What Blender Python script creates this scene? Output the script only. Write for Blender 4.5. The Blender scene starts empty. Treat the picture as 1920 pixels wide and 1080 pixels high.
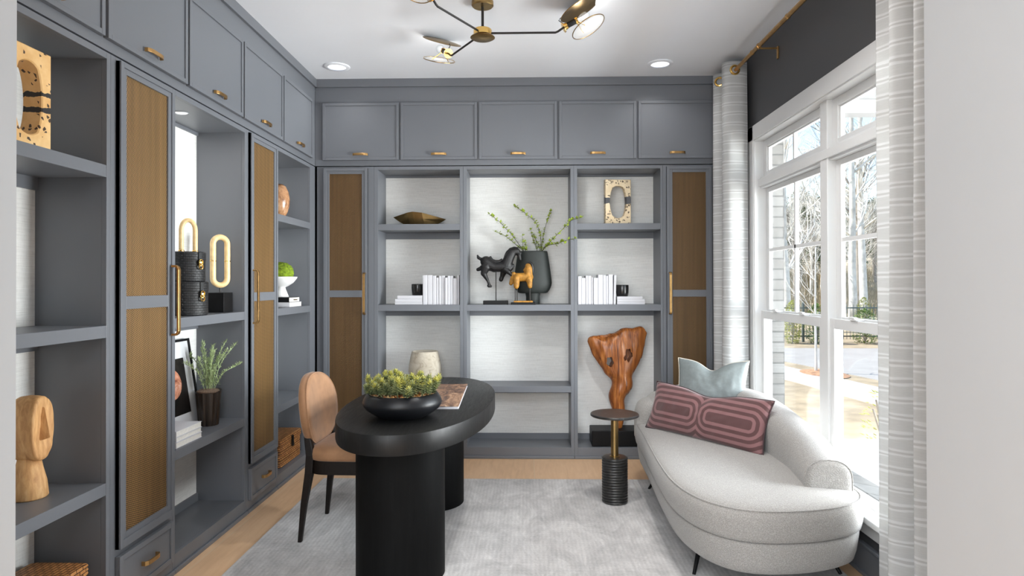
import bpy, bmesh, math, random
from mathutils import Vector, Matrix, Euler, noise
PI = math.pi
SC = bpy.context.scene
COL = SC.collection
random.seed(7)

# ---------------------------------------------------------------- materials
def srgb(r, g, b):
    f = lambda c: (c/255/12.92) if c/255 <= .04045 else ((c/255+.055)/1.055)**2.4
    return (f(r), f(g), f(b), 1)

class NT:
    def __init__(s, name):
        s.m = bpy.data.materials.new(name); s.m.use_nodes = True
        s.t = s.m.node_tree; s.t.nodes.clear()
        s.out = s.t.nodes.new('ShaderNodeOutputMaterial')
    def n(s, typ, **kw):
        nd = s.t.nodes.new('ShaderNode'+typ)
        for k, v in kw.items():
            if k.startswith('i_'): nd.inputs[k[2:].replace('_', ' ')].default_value = v
            else: setattr(nd, k, v)
        return nd
    def l(s, a, b): s.t.links.new(a, b)
    def coord(s, scale=(1, 1, 1), rot=(0, 0, 0), kind='Object'):
        tc = s.n('TexCoord'); mp = s.n('Mapping')
        mp.inputs['Scale'].default_value = scale; mp.inputs['Rotation'].default_value = rot
        s.l(tc.outputs[kind], mp.inputs['Vector']); return mp.outputs['Vector']
    def noise(s, vec, scale, detail=4, rough=.55, dist=0):
        nd = s.n('TexNoise'); nd.inputs['Scale'].default_value = scale; nd.inputs['Detail'].default_value = detail
        nd.inputs['Roughness'].default_value = rough; nd.inputs['Distortion'].default_value = dist
        s.l(vec, nd.inputs['Vector']); return nd.outputs['Fac']
    def ramp(s, fac, stops, interp='LINEAR'):
        r = s.n('ValToRGB'); e = r.color_ramp; e.interpolation = interp
        while len(e.elements) < len(stops): e.elements.new(.5)
        for el, (p, c) in zip(e.elements, stops): el.position = p; el.color = c
        s.l(fac, r.inputs['Fac']); return r.outputs['Color']
    def math(s, op, a, b=None):
        nd = s.n('Math', operation=op)
        for i, v in enumerate((a, b)):
            if v is None: continue
            if isinstance(v, (int, float)): nd.inputs[i].default_value = v
            else: s.l(v, nd.inputs[i])
        return nd.outputs[0]
    def bump(s, h, strength=.3, dist=.002):
        b = s.n('Bump'); b.inputs['Strength'].default_value = strength; b.inputs['Distance'].default_value = dist
        s.l(h, b.inputs['Height']); return b.outputs['Normal']
    def bsdf(s, color=None, rough=.5, metal=0, normal=None, **kw):
        p = s.n('BsdfPrincipled')
        if isinstance(color, tuple): p.inputs['Base Color'].default_value = color
        elif color is not None: s.l(color, p.inputs['Base Color'])
        if isinstance(rough, (int, float)): p.inputs['Roughness'].default_value = rough
        else: s.l(rough, p.inputs['Roughness'])
        p.inputs['Metallic'].default_value = metal
        if normal is not None: s.l(normal, p.inputs['Normal'])
        for k, v in kw.items(): p.inputs[k.replace('_', ' ')].default_value = v
        s.l(p.outputs[0], s.out.inputs['Surface']); return p

def flat(name, col, rough=.5, metal=0, var=.06, nscale=9, bump=0, **kw):
    t = NT(name); v = t.coord()
    f = t.noise(v, nscale, 5)
    a = tuple(min(1, c*(1-var)) for c in col[:3])+(1,); b = tuple(min(1, c*(1+var)) for c in col[:3])+(1,)
    c = t.ramp(f, [(.3, a), (.7, b)])
    nm = t.bump(t.noise(v, nscale*14, 3), bump, .001) if bump else None
    t.bsdf(c, rough, metal, nm, **kw); return t.m

M = {}
M['cab'] = flat('grey_paint', (.140, .149, .166, 1), .42, var=.02, nscale=2)
M['wallgrey'] = flat('charcoal_wall_paint', (.066, .067, .071, 1), .55, var=.02, nscale=3)
M['white'] = flat('white_wall_paint', (.415, .43, .445, 1), .6, var=.01, nscale=3)
M['ceil'] = flat('ceiling_paint', (.90, .925, .97, 1), .8, var=.01, nscale=3)
M['trim'] = flat('white_gloss_trim', (.66, .665, .665, 1), .35, var=.01, nscale=3)
M['brass'] = flat('brushed_brass', (.55, .33, .13, 1), .32, 1, var=.12, nscale=30)
M['antique'] = flat('antique_brass', (.36, .24, .10, 1), .30, 1, var=.2, nscale=16)
M['gold'] = flat('polished_gold', (.85, .55, .17, 1), .2, 1, var=.05)
M['blackmetal'] = flat('black_metal', (.022, .02, .019, 1), .38, .6, var=.1)
M['black'] = flat('black_lacquer', (.005, .005, .0055, 1), .45, var=.2, Specular_IOR_Level=.2)
M['blackmatte'] = flat('matte_black_ceramic', (.006, .0065, .008, 1), .4, var=.08, Specular_IOR_Level=.3)
M['whitebook'] = flat('white_paper_cover', (.60, .60, .63, 1), .55, var=.02)
M['paper'] = flat('page_edges', (.70, .68, .63, 1), .8, var=.08, nscale=90)
M['whitecer'] = flat('white_ceramic', (.78, .78, .78, 1), .4, var=.02)
M['ivory'] = flat('ivory_horn', (.78, .56, .28, 1), .35, var=.14, nscale=40)
M['legwood'] = flat('dark_stained_wood', (.008, .0052, .004, 1), .45, var=.3, nscale=40, Specular_IOR_Level=.25)
M['greenvase'] = flat('dark_green_stoneware', (.017, .021, .019, 1), .65, var=.12, nscale=30, bump=.2)
M['twig'] = flat('brown_twig', (.035, .02, .014, 1), .7)
M['lime'] = flat('lime_leaf', (.30, .40, .035, 1), .5, var=.35, nscale=60)
M['moss'] = flat('green_moss', (.16, .24, .008, 1), .9, var=.5, nscale=60, bump=1)
M['herb'] = flat('pale_green_leaf', (.40, .49, .25, 1), .6, var=.35, nscale=50)
M['blackpaint'] = flat('carved_black_wood', (.010, .0095, .010, 1), .35, var=.4, nscale=60, bump=.8, Specular_IOR_Level=.4)
M['ochre'] = flat('ochre_painted_wood', (.36, .165, .02, 1), .6, var=.5, nscale=40, bump=.5)
M['velvet'] = flat('camel_velvet', (.285, .145, .068, 1), .7, var=.16, nscale=14, Sheen_Weight=.25, Sheen_Roughness=.4)
M['greypil'] = flat('blue_grey_linen', (.165, .19, .19, 1), .8, var=.08, nscale=60, bump=.25)
M['cream'] = flat('cream_piping', (.66, .62, .52, 1), .8)
M['darkpipe'] = flat('plum_piping', (.05, .022, .026, 1), .7)
M['cupglaze'] = flat('black_glaze', (.010, .010, .010, 1), .12, var=.2, bump=.6, nscale=14)
M['matboard'] = flat('white_mat_board', (.72, .73, .75, 1), .7, var=.01)
M['soil'] = flat('brown_soil', (.19, .13, .09, 1), .9, var=.5, nscale=120, bump=1)
M['walnutped'] = flat('dark_brown_oak', (.022, .017, .014, 1), .45, var=.3, nscale=30)

def grasscloth():
    t = NT('grasscloth_wallpaper'); v = t.coord((6, 6, 260)); f = t.noise(v, 1.3, 5, .7)
    v2 = t.coord((260, 260, 30)); g = t.noise(v2, 1, 2)
    h = t.math('ADD', t.math('MULTIPLY', f, .75), t.math('MULTIPLY', g, .25))
    c = t.ramp(h, [(.28, srgb(200, 199, 196)), (.5, srgb(226, 226, 223)), (.75, srgb(240, 240, 238))])
    t.bsdf(c, .85, 0, t.bump(h, .3, .001)); return t.m
M['grass'] = grasscloth()

def cane(name, period, diag, base, hi):
    # woven metal mesh: two crossing sine waves in the face's own plane
    t = NT(name); tc = t.n('TexCoord'); sp = t.n('SeparateXYZ'); t.l(tc.outputs['Object'], sp.inputs[0])
    u = t.math('ADD', sp.outputs[0], sp.outputs[1]); z = sp.outputs[2]
    k = 2*PI/period
    if diag:
        a = t.math('MULTIPLY', t.math('ADD', u, t.math('MULTIPLY', z, .45)), k); b = t.math('MULTIPLY', t.math('SUBTRACT', z, t.math('MULTIPLY', u, .3)), k*.95)
    else:
        a = t.math('MULTIPLY', u, k); b = t.math('MULTIPLY', z, k)
    s1 = t.math('SINE', a); s2 = t.math('SINE', b)
    h = t.math('ADD', t.math('MULTIPLY', t.math('MULTIPLY', s1, s2), .5), .5)
    w = t.noise(t.coord((40, 40, 1.2)), 1, 2)
    h2 = t.math('ADD', h, t.math('MULTIPLY', t.math('SUBTRACT', w, .5), .35))
    c = t.ramp(h2, [(.2, base), (.55, tuple((x+y)/2 for x, y in zip(base, hi))), (.85, hi)])
    t.bsdf(c, .45, .35, t.bump(h, .6, .002)); return t.m
M['cane_l'] = cane('woven_cane_mesh', .012, True, srgb(36, 25, 13), srgb(168, 130, 80))
M['cane_b'] = cane('woven_cane_mesh_fine', .0125, False, srgb(48, 33, 16), srgb(126, 96, 58))

def wood_floor():
    t = NT('oak_floorboards'); tc = t.n('TexCoord'); sp = t.n('SeparateXYZ'); t.l(tc.outputs['Object'], sp.inputs[0])
    x = t.math('ADD', sp.outputs[0], 10*.57-.05)
    cell = t.math('FLOOR', t.math('DIVIDE', x, .57))
    fr = t.math('FRACT', t.math('DIVIDE', x, .57))
    seam = t.math('LESS_THAN', fr, .008)
    wn = t.n('TexWhiteNoise', noise_dimensions='1D'); t.l(cell, wn.inputs['W'])
    v = t.coord((9, 1.1, 1)); g = t.noise(v, 3.2, 7, .62, .6)
    v2 = t.coord((1.5, .7, 1)); g2 = t.noise(v2, 3, 3)
    f = t.math('ADD', t.math('MULTIPLY', g, .55), t.math('ADD', t.math('MULTIPLY', wn.outputs['Value'], .22), t.math('MULTIPLY', g2, .3)))
    c = t.ramp(f, [(.25, srgb(192, 155, 120)), (.55, srgb(217, 180, 142)), (.85, srgb(232, 198, 162))])
    mx = t.n('MixRGB'); mx.inputs[2].default_value = srgb(215, 190, 160)
    t.l(seam, mx.inputs[0]); t.l(c, mx.inputs[1])
    t.bsdf(mx.outputs[0], .42, 0, t.bump(g, .08, .001)); return t.m
M['floor'] = wood_floor()

def rug_mat():
    t = NT('silver_viscose_rug'); tc = t.n('TexCoord'); sp = t.n('SeparateXYZ'); t.l(tc.outputs['Object'], sp.inputs[0])
    rib = t.math('SINE', t.math('MULTIPLY', sp.outputs[0], 2*PI/.022))
    rib2 = t.math('SINE', t.math('MULTIPLY', sp.outputs[1], 2*PI/.03))
    n1 = t.noise(t.coord((1, 1, 1)), 3.2, 6, .66, .8); n2 = t.noise(t.coord((30, 90, 1)), 2.2, 3)
    n3 = t.noise(t.coord((5, 1.6, 1)), 2.0, 5, .7, 1.5)
    f = t.math('ADD', t.math('MULTIPLY', n1, .42), t.math('ADD', t.math('MULTIPLY', n2, .22), t.math('MULTIPLY', n3, .34)))
    f = t.math('ADD', f, t.math('MULTIPLY', rib, .014)); f = t.math('ADD', f, t.math('MULTIPLY', rib2, .006))
    c = t.ramp(f, [(.34, srgb(146, 145, 144)), (.5, srgb(186, 184, 183)), (.64, srgb(218, 216, 214))])
    t.bsdf(c, .8, 0, t.bump(t.math('ADD', t.math('MULTIPLY', rib, .5), n2), .2, .003), Sheen_Weight=.15); return t.m
M['rug'] = rug_mat()

def curtain_mat():
    t = NT('striped_linen'); tc = t.n('TexCoord'); sp = t.n('SeparateXYZ'); t.l(tc.outputs['Object'], sp.inputs[0])
    z = sp.outputs[2]
    wob = t.math('MULTIPLY', t.noise(t.coord((3, 3, 14)), 1, 2), .5)
    f = t.math('FRACT', t.math('ADD', t.math('DIVIDE', z, .070), wob))
    n = t.noise(t.coord((30, 30, 420)), 1, 3, .6)
    f2 = t.math('ADD', f, t.math('MULTIPLY', t.math('SUBTRACT', n, .5), .05))
    base = srgb(201, 202, 201); dk = srgb(194, 194, 193); lt = srgb(218, 219, 219)
    c = t.ramp(f2, [(0, base), (.50, base), (.54, lt), (.62, lt), (.66, dk), (.76, dk), (.80, lt), (.90, lt), (.95, base)])
    mx = t.n('MixRGB', blend_type='MULTIPLY'); mx.inputs[0].default_value = .45
    g = t.ramp(n, [(.3, (.82, .82, .82, 1)), (.7, (1, 1, 1, 1))]); t.l(c, mx.inputs[1]); t.l(g, mx.inputs[2])
    p = t.bsdf(mx.outputs[0], .85, 0, t.bump(n, .3, .001))
    tr = t.n('BsdfTranslucent'); t.l(mx.outputs[0], tr.inputs['Color'])
    ms = t.n('MixShader'); ms.inputs[0].default_value = .22
    t.l(p.outputs[0], ms.inputs[1]); t.l(tr.outputs[0], ms.inputs[2]); t.l(ms.outputs[0], t.out.inputs['Surface'])
    return t.m
M['curtain'] = curtain_mat()

def boucle():
    t = NT('oatmeal_boucle'); v = t.coord((1, 1, 1)); f = t.noise(v, 260, 3, .6)
    vo = t.n('TexVoronoi'); vo.inputs['Scale'].default_value = 230; t.l(v, vo.inputs['Vector'])
    h = t.math('ADD', t.math('MULTIPLY', f, .5), t.math('MULTIPLY', vo.outputs['Distance'], .6))
    c = t.ramp(h, [(.25, srgb(122, 119, 115)), (.5, srgb(148, 145, 141)), (.8, srgb(164, 161, 157))])
    t.bsdf(c, .9, 0, t.bump(h, .5, .003), Sheen_Weight=.2); return t.m
M['boucle'] = boucle()

def black_oak():
    t = NT('ebonised_oak'); v = t.coord((10, 1.0, 1.0), (0, 0, .05)); g = t.noise(v, 5, 7, .65, 1.2)
    v2 = t.coord((60, 5, 5)); p = t.noise(v2, 3, 4, .7)
    h = t.math('ADD', t.math('MULTIPLY', g, .6), t.math('MULTIPLY', p, .4))
    c = t.ramp(h, [(.3, (.003, .003, .003, 1)), (.6, (.007, .007, .007, 1)), (.8, (.018, .0175, .017, 1))])
    r = t.ramp(h, [(.3, (.5, .5, .5, 1)), (.7, (.36, .36, .36, 1))])
    t.bsdf(c, r, 0, t.bump(h, .35, .002), Specular_IOR_Level=.28); return t.m
M['oak_top'] = black_oak()
def black_oak_v():
    t = NT('ebonised_oak_upright'); v = t.coord((22, 22, 1.0)); g = t.noise(v, 4, 7, .65, .8)
    v2 = t.coord((120, 120, 5)); p = t.noise(v2, 2, 4, .7)
    h = t.math('ADD', t.math('MULTIPLY', g, .6), t.math('MULTIPLY', p, .4))
    c = t.ramp(h, [(.3, (.002, .002, .002, 1)), (.6, (.005, .005, .005, 1)), (.8, (.013, .0125, .012, 1))])
    t.bsdf(c, .6, 0, t.bump(h, .35, .002), Specular_IOR_Level=.08); return t.m
M['oak_v'] = black_oak_v()

def carved(name, cols, axis_scale, scale, rough, bump=.4, dist=1.5):
    t = NT(name); v = t.coord(axis_scale); g = t.noise(v, scale, 7, .62, dist)
    c = t.ramp(g, cols); t.bsdf(c, rough, 0, t.bump(g, bump, .003)); return t.m
M['palewood'] = carved('pale_carved_wood', [(.3, srgb(166, 118, 70)), (.55, srgb(205, 158, 104)), (.75, srgb(224, 184, 134))], (1.5, 1.5, .35), 30, .65, .5, .4)
M['root'] = carved('polished_root_wood', [(.30, srgb(70, 34, 14)), (.44, srgb(136, 76, 34)), (.6, srgb(172, 106, 52)), (.8, srgb(200, 140, 80))], (9, 5, .55), 6, .34, .15, 1.0)
M['urn'] = carved('weathered_clay', [(.27, srgb(140, 126, 108)), (.42, srgb(188, 178, 160)), (.75, srgb(210, 203, 188))], (1, 1, 1.2), 14, .85, .6, 1)
M['copper'] = carved('mottled_copper_glass', [(.3, srgb(96, 60, 40)), (.55, srgb(180, 135, 98)), (.8, srgb(225, 200, 170))], (1, 1, .7), 16, .22, .2, 1)
M['potbark'] = carved('ribbed_bark_glaze', [(.3, (.008, .006, .005, 1)), (.6, (.030, .019, .012, 1)), (.85, (.10, .058, .03, 1))], (30, 30, 2), 2, .35, .5, .3)
M['marble'] = carved('black_marble', [(.3, (.012, .011, .010, 1)), (.62, (.036, .035, .034, 1)), (.70, (.11, .105, .10, 1)), (.78, (.03, .03, .03, 1))], (1, 1.6, 1), 9, .3, .1, 2.5)

def terrazzo(name, base, chip, band, scale, cut, bands):
    t = NT(name); v = t.coord((1, 1, 1))
    vo = t.n('TexVoronoi'); vo.inputs['Scale'].default_value = scale; t.l(v, vo.inputs['Vector'])
    sel = t.n('TexWhiteNoise'); t.l(vo.outputs['Position'], sel.inputs['Vector'])
    m1 = t.math('LESS_THAN', sel.outputs['Value'], cut)
    vd = t.n('TexVoronoi', feature='DISTANCE_TO_EDGE'); vd.inputs['Scale'].default_value = scale; t.l(v, vd.inputs['Vector'])
    m = t.math('MULTIPLY', m1, t.math('GREATER_THAN', vd.outputs['Distance'], .12))
    n = t.noise(v, 9, 5); bc = t.ramp(n, [(.3, base[0]), (.7, base[1])])
    mx = t.n('MixRGB'); mx.inputs[2].default_value = chip; t.l(m, mx.inputs[0]); t.l(bc, mx.inputs[1])
    sp = t.n('SeparateXYZ'); t.l(t.coord(), sp.inputs[0])
    zz = t.math('ADD', sp.outputs[2], t.math('MULTIPLY', t.math('SUBTRACT', t.noise(v, 14, 3), .5), .05))
    acc = None
    for z0, z1 in bands:
        b = t.math('MULTIPLY', t.math('GREATER_THAN', zz, z0), t.math('LESS_THAN', zz, z1))
        acc = b if acc is None else t.math('MAXIMUM', acc, b)
    m2 = t.n('MixRGB'); m2.inputs[2].default_value = band; t.l(acc, m2.inputs[0]); t.l(mx.outputs[0], m2.inputs[1])
    t.bsdf(m2.outputs[0], .5); return t.m
M['terrazzo'] = terrazzo('cream_terrazzo', (srgb(214, 190, 152), srgb(232, 214, 182)), srgb(96, 82, 66), srgb(78, 78, 82), 64, .34, [(.17, .225)])
M['travert'] = terrazzo('amber_travertine', (srgb(206, 152, 84), srgb(236, 200, 142)), srgb(66, 46, 28), srgb(36, 32, 30), 70, .1, [(.148, .170), (.205, .220)])

def wicker(name, a, b, c3, s):
    t = NT(name); tc = t.n('TexCoord'); sp = t.n('SeparateXYZ'); t.l(tc.outputs['Object'], sp.inputs[0])
    u = t.math('ADD', sp.outputs[0], sp.outputs[1])
    ge = t.n('NewGeometry'); gn = t.n('SeparateXYZ'); t.l(ge.outputs['Normal'], gn.inputs[0]); top = t.math('GREATER_THAN', t.math('ABSOLUTE', gn.outputs[2]), .7); side = t.math('SUBTRACT', 1, top)
    uu = t.math('ADD', t.math('MULTIPLY', u, side), t.math('MULTIPLY', sp.outputs[1], top)); vv = t.math('ADD', t.math('MULTIPLY', sp.outputs[2], side), t.math('MULTIPLY', sp.outputs[0], top))
    br = t.n('TexBrick'); cb = t.n('CombineXYZ'); t.l(uu, cb.inputs[0]); t.l(vv, cb.inputs[1])
    t.l(cb.outputs[0], br.inputs['Vector']); br.inputs['Scale'].default_value = 1
    br.inputs['Brick Width'].default_value = s*2.2; br.inputs['Row Height'].default_value = s; br.inputs['Mortar Size'].default_value = s*.14
    br.inputs['Mortar Smooth'].default_value = .6
    br.inputs['Color1'].default_value = a; br.inputs['Color2'].default_value = b; br.inputs['Mortar'].default_value = c3
    n = t.noise(t.coord(), 130, 3)
    mx = t.n('MixRGB', blend_type='MULTIPLY'); mx.inputs[0].default_value = .6
    t.l(br.outputs['Color'], mx.inputs[1]); t.l(t.ramp(n, [(.25, (.5, .5, .5, 1)), (.7, (1, 1, 1, 1))]), mx.inputs[2])
    t.bsdf(mx.outputs[0], .55, 0, t.bump(t.math('SUBTRACT', 1, br.outputs['Fac']), .9, .006)); return t.m
M['wicker'] = wicker('woven_rattan', srgb(206, 146, 84), srgb(166, 108, 56), srgb(52, 28, 12), .016)
M['blackweave'] = wicker('woven_black_leather', (.010, .010, .0115, 1), (.017, .017, .019, 1), (.002, .002, .002, 1), .013)

def pillow_stripe():
    # concentric rounded-rectangle stripes, written in the pillow's own width (x) and height (z)
    t = NT('plum_track_stripe'); tc = t.n('TexCoord'); sp = t.n('SeparateXYZ'); t.l(tc.outputs['Object'], sp.inputs[0])
    x = t.math('ABSOLUTE', t.math('SUBTRACT', t.math('ABSOLUTE', sp.outputs[0]), .215)); z = t.math('SUBTRACT', sp.outputs[2], .15)
    xi = t.math('MAXIMUM', t.math('SUBTRACT', x, .135), 0.0)
    zi = t.math('MAXIMUM', t.math('SUBTRACT', t.math('ABSOLUTE', z), .01), 0.0)
    d = t.math('SQRT', t.math('ADD', t.math('POWER', xi, 2), t.math('POWER', zi, 2)))
    f = t.math('FRACT', t.math('DIVIDE', d, .038))
    n = t.noise(t.coord(), 320, 3)
    f2 = t.math('ADD', f, t.math('MULTIPLY', t.math('SUBTRACT', n, .5), .12))
    c = t.ramp(f2, [(0, srgb(84, 54, 54)), (.46, srgb(84, 54, 54)), (.52, srgb(130, 92, 93)), (.95, srgb(130, 92, 93)), (1, srgb(84, 54, 54))])
    t.bsdf(c, .85, 0, t.bump(n, .25, .001), Sheen_Weight=.25); return t.m
M['plum'] = pillow_stripe()

def glass_pane():
    t = NT('window_glass'); a = t.n('BsdfTransparent'); a.inputs['Color'].default_value = (.97, .985, .99, 1)
    g = t.n('BsdfGlossy'); g.inputs['Roughness'].default_value = .02
    lw = t.n('LayerWeight'); lw.inputs['Blend'].default_value = .5
    fr = t.math('ADD', t.math('MULTIPLY', t.math('POWER', lw.outputs['Facing'], 4), .35), .02)
    ms = t.n('MixShader'); t.l(fr, ms.inputs[0]); t.l(a.outputs[0], ms.inputs[1]); t.l(g.outputs[0], ms.inputs[2])
    t.l(ms.outputs[0], t.out.inputs['Surface']); return t.m
M['glass'] = glass_pane()
def frosted():
    t = NT('frosted_glass'); a = t.n('BsdfTransparent'); b = t.n('BsdfTranslucent'); d = t.n('BsdfDiffuse')
    b.inputs['Color'].default_value = (.95, .95, .93, 1); d.inputs['Color'].default_value = (.9, .9, .9, 1)
    m1 = t.n('MixShader'); m1.inputs[0].default_value = .5; t.l(b.outputs[0], m1.inputs[1]); t.l(d.outputs[0], m1.inputs[2])
    m2 = t.n('MixShader'); m2.inputs[0].default_value = .26; t.l(a.outputs[0], m2.inputs[1]); t.l(m1.outputs[0], m2.inputs[2])
    t.l(m2.outputs[0], t.out.inputs['Surface']); return t.m
M['frost'] = frosted()
def emit(name, col, s):
    t = NT(name); e = t.n('Emission'); e.inputs['Color'].default_value = col; e.inputs['Strength'].default_value = s
    t.l(e.outputs[0], t.out.inputs['Surface']); return t.m
M['lamp'] = emit('lit_lens', (1, .985, .97, 1), .62)
M['fil'] = emit('lit_filament', (1, .86, .62, 1), 5)

def brick_mat():
    t = NT('whitewashed_brick'); tc = t.n('TexCoord'); sp = t.n('SeparateXYZ'); t.l(tc.outputs['Object'], sp.inputs[0])
    u = t.math('ADD', sp.outputs[0], sp.outputs[1]); cb = t.n('CombineXYZ'); t.l(u, cb.inputs[0]); t.l(sp.outputs[2], cb.inputs[1])
    br = t.n('TexBrick'); t.l(cb.outputs[0], br.inputs['Vector']); br.inputs['Scale'].default_value = 1
    br.inputs['Brick Width'].default_value = .21; br.inputs['Row Height'].default_value = .075; br.inputs['Mortar Size'].default_value = .006
    br.inputs['Color1'].default_value = srgb(118, 117, 115); br.inputs['Color2'].default_value = srgb(104, 102, 99); br.inputs['Mortar'].default_value = srgb(80, 79, 77)
    n = t.noise(t.coord(), 18, 4); mx = t.n('MixRGB', blend_type='MULTIPLY'); mx.inputs[0].default_value = .4
    t.l(br.outputs['Color'], mx.inputs[1]); t.l(t.ramp(n, [(.3, (.7, .7, .7, 1)), (.6, (1, 1, 1, 1))]), mx.inputs[2])
    t.bsdf(mx.outputs[0], .85, 0, t.bump(br.outputs['Fac'], -.5, .004)); return t.m
M['brick'] = brick_mat()
M['lawn'] = flat('dormant_lawn', (.36, .285, .185, 1), .95, var=.28, nscale=2.2, bump=.6)
M['street'] = flat('pale_asphalt', (.36, .34, .315, 1), .9, var=.08, nscale=2)
M['concrete'] = flat('porch_concrete', (.48, .47, .47, 1), .85, var=.05, nscale=4)
M['walk'] = flat('sidewalk_concrete', (.46, .44, .41, 1), .9, var=.06, nscale=2)
M['mulch'] = flat('pine_mulch', (.40, .22, .12, 1), .95, var=.4, nscale=12, bump=.8)
M['hill'] = flat('brushy_hillside', (.34, .27, .17, 1), .95, var=.5, nscale=.5, bump=.6)
M['barkw'] = flat('pale_bark', (.74, .70, .64, 1), .9, var=.3, nscale=3)
M['barkg'] = flat('grey_bark', (.30, .265, .23, 1), .9, var=.3, nscale=3)
M['pine'] = flat('pine_needles', (.085, .12, .045, 1), .8, var=.5, nscale=1.2)
M['shrub'] = flat('evergreen_shrub', (.12, .20, .04, 1), .8, var=.5, nscale=4)
M['yellowleaf'] = flat('yellow_green_leaf', (.40, .42, .10, 1), .8, var=.4, nscale=4)
M['brush'] = flat('tangled_brush', (.36, .30, .19, 1), .9, var=.4, nscale=2)
M['fence'] = flat('dark_green_fence', (.10, .13, .12, 1), .5)
M['siding'] = flat('painted_soffit', (.20, .20, .20, 1), .6, var=.02)

# ---------------------------------------------------------------- mesh builder
class MB:
    def __init__(s, T=None):
        s.v = []; s.f = []; s.T = T
    def add(s, vs, fs):
        o = len(s.v)
        s.v += [tuple(s.T(*p)) if s.T else tuple(p) for p in vs]
        s.f += [tuple(i+o for i in f) for f in fs]; return s
    def box(s, x0, x1, y0, y1, z0, z1):
        vs = [(x, y, z) for z in (z0, z1) for y in (y0, y1) for x in (x0, x1)]
        return s.add(vs, [(0, 1, 3, 2), (4, 6, 7, 5), (0, 4, 5, 1), (2, 3, 7, 6), (0, 2, 6, 4), (1, 5, 7, 3)])
    def loft(s, rings, cap0=True, cap1=True, closed=False):
        n = len(rings[0]); vs = [p for r in rings for p in r]; fs = []
        m = len(rings)
        for i in range(m if closed else m-1):
            a = i*n; b = ((i+1) % m)*n
            for k in range(n):
                k2 = (k+1) % n; fs.append((a+k, a+k2, b+k2, b+k))
        if not closed:
            if cap0: fs.append(tuple(range(n-1, -1, -1)))
            if cap1: fs.append(tuple((m-1)*n+k for k in range(n)))
        return s.add(vs, fs)
    def lathe(s, prof, c=(0, 0, 0), seg=32, sx=1, sy=1, cap=True):
        rings = [[(c[0]+r*sx*math.cos(2*PI*k/seg), c[1]+r*sy*math.sin(2*PI*k/seg), c[2]+z) for k in range(seg)] for r, z in prof]
        return s.loft(rings, cap, cap)
    def tube(s, path, r, seg=10, closed=False, flatten=None):
        P = [Vector(p) for p in path]; n = len(P); rings = []
        R = r if isinstance(r, (list, tuple)) else [r]*n
        up = None
        for i in range(n):
            if closed: t = P[(i+1) % n]-P[i-1]
            else: t = P[min(i+1, n-1)]-P[max(i-1, 0)]
            t.normalize()
            if up is None:
                up = Vector((0, 0, 1)) if abs(t.z) < .9 else Vector((1, 0, 0))
            b = t.cross(up); b.normalize(); u = b.cross(t); u.normalize(); up = u
            a2 = 1 if flatten is None else flatten
            rings.append([tuple(P[i]+b*math.cos(2*PI*k/seg)*R[i]+u*math.sin(2*PI*k/seg)*R[i]*a2) for k in range(seg)])
        return s.loft(rings, closed=closed)
    def ball(s, c, r, seg=16, rings=10, sc=(1, 1, 1)):
        pr = []
        for i in range(rings+1):
            a = -PI/2+PI*i/rings
            pr.append((max(1e-4, r*math.cos(a)), r*math.sin(a)))
        rr = [[(c[0]+q*sc[0]*math.cos(2*PI*k/seg), c[1]+q*sc[1]*math.sin(2*PI*k/seg), c[2]+z*sc[2]) for k in range(seg)] for q, z in pr]
        return s.loft(rr)
    def prism(s, outline, z0, z1):
        return s.loft([[(x, y, z0) for x, y in outline], [(x, y, z1) for x, y in outline]])
    def grid(s, P, nu, nv, wrap=False):
        vs = [P(i, j) for j in range(nv) for i in range(nu)]; fs = []
        for j in range(nv-1):
            for i in range(nu if wrap else nu-1):
                i2 = (i+1) % nu; fs.append((j*nu+i, j*nu+i2, (j+1)*nu+i2, (j+1)*nu+i))
        return s.add(vs, fs)
    def build(s, name, mat, parent=None, smooth=False, bevel=0, seg=2, world=False, weld=False, fix=True, sub=0):
        me = bpy.data.meshes.new(name)
        off = Vector((0, 0, 0))
        if world and parent is not None:
            p = parent
            while p is not None: off += p.location; p = p.parent
        me.from_pydata([tuple(Vector(v)-off) for v in s.v], [], s.f)
        if fix or weld:
            bm = bmesh.new(); bm.from_mesh(me)
            if weld: bmesh.ops.remove_doubles(bm, verts=bm.verts, dist=1e-5)
            if fix: bmesh.ops.recalc_face_normals(bm, faces=bm.faces)
            bm.to_mesh(me); bm.free()
        o = bpy.data.objects.new(name, me); COL.objects.link(o)
        me.materials.append(M[mat] if isinstance(mat, str) else mat)
        if smooth:
            for p in me.polygons: p.use_smooth = True
            if smooth != 'all':
                me.set_sharp_from_angle(angle=math.radians(40))
        if bevel:
            md = o.modifiers.new('bevel', 'BEVEL'); md.width = bevel; md.segments = seg; md.limit_method = 'ANGLE'; md.angle_limit = math.radians(40)
            md.harden_normals = False
        if sub:
            md = o.modifiers.new('sub', 'SUBSURF'); md.levels = sub; md.render_levels = sub
        if parent is not None: o.parent = parent
        return o

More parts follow.
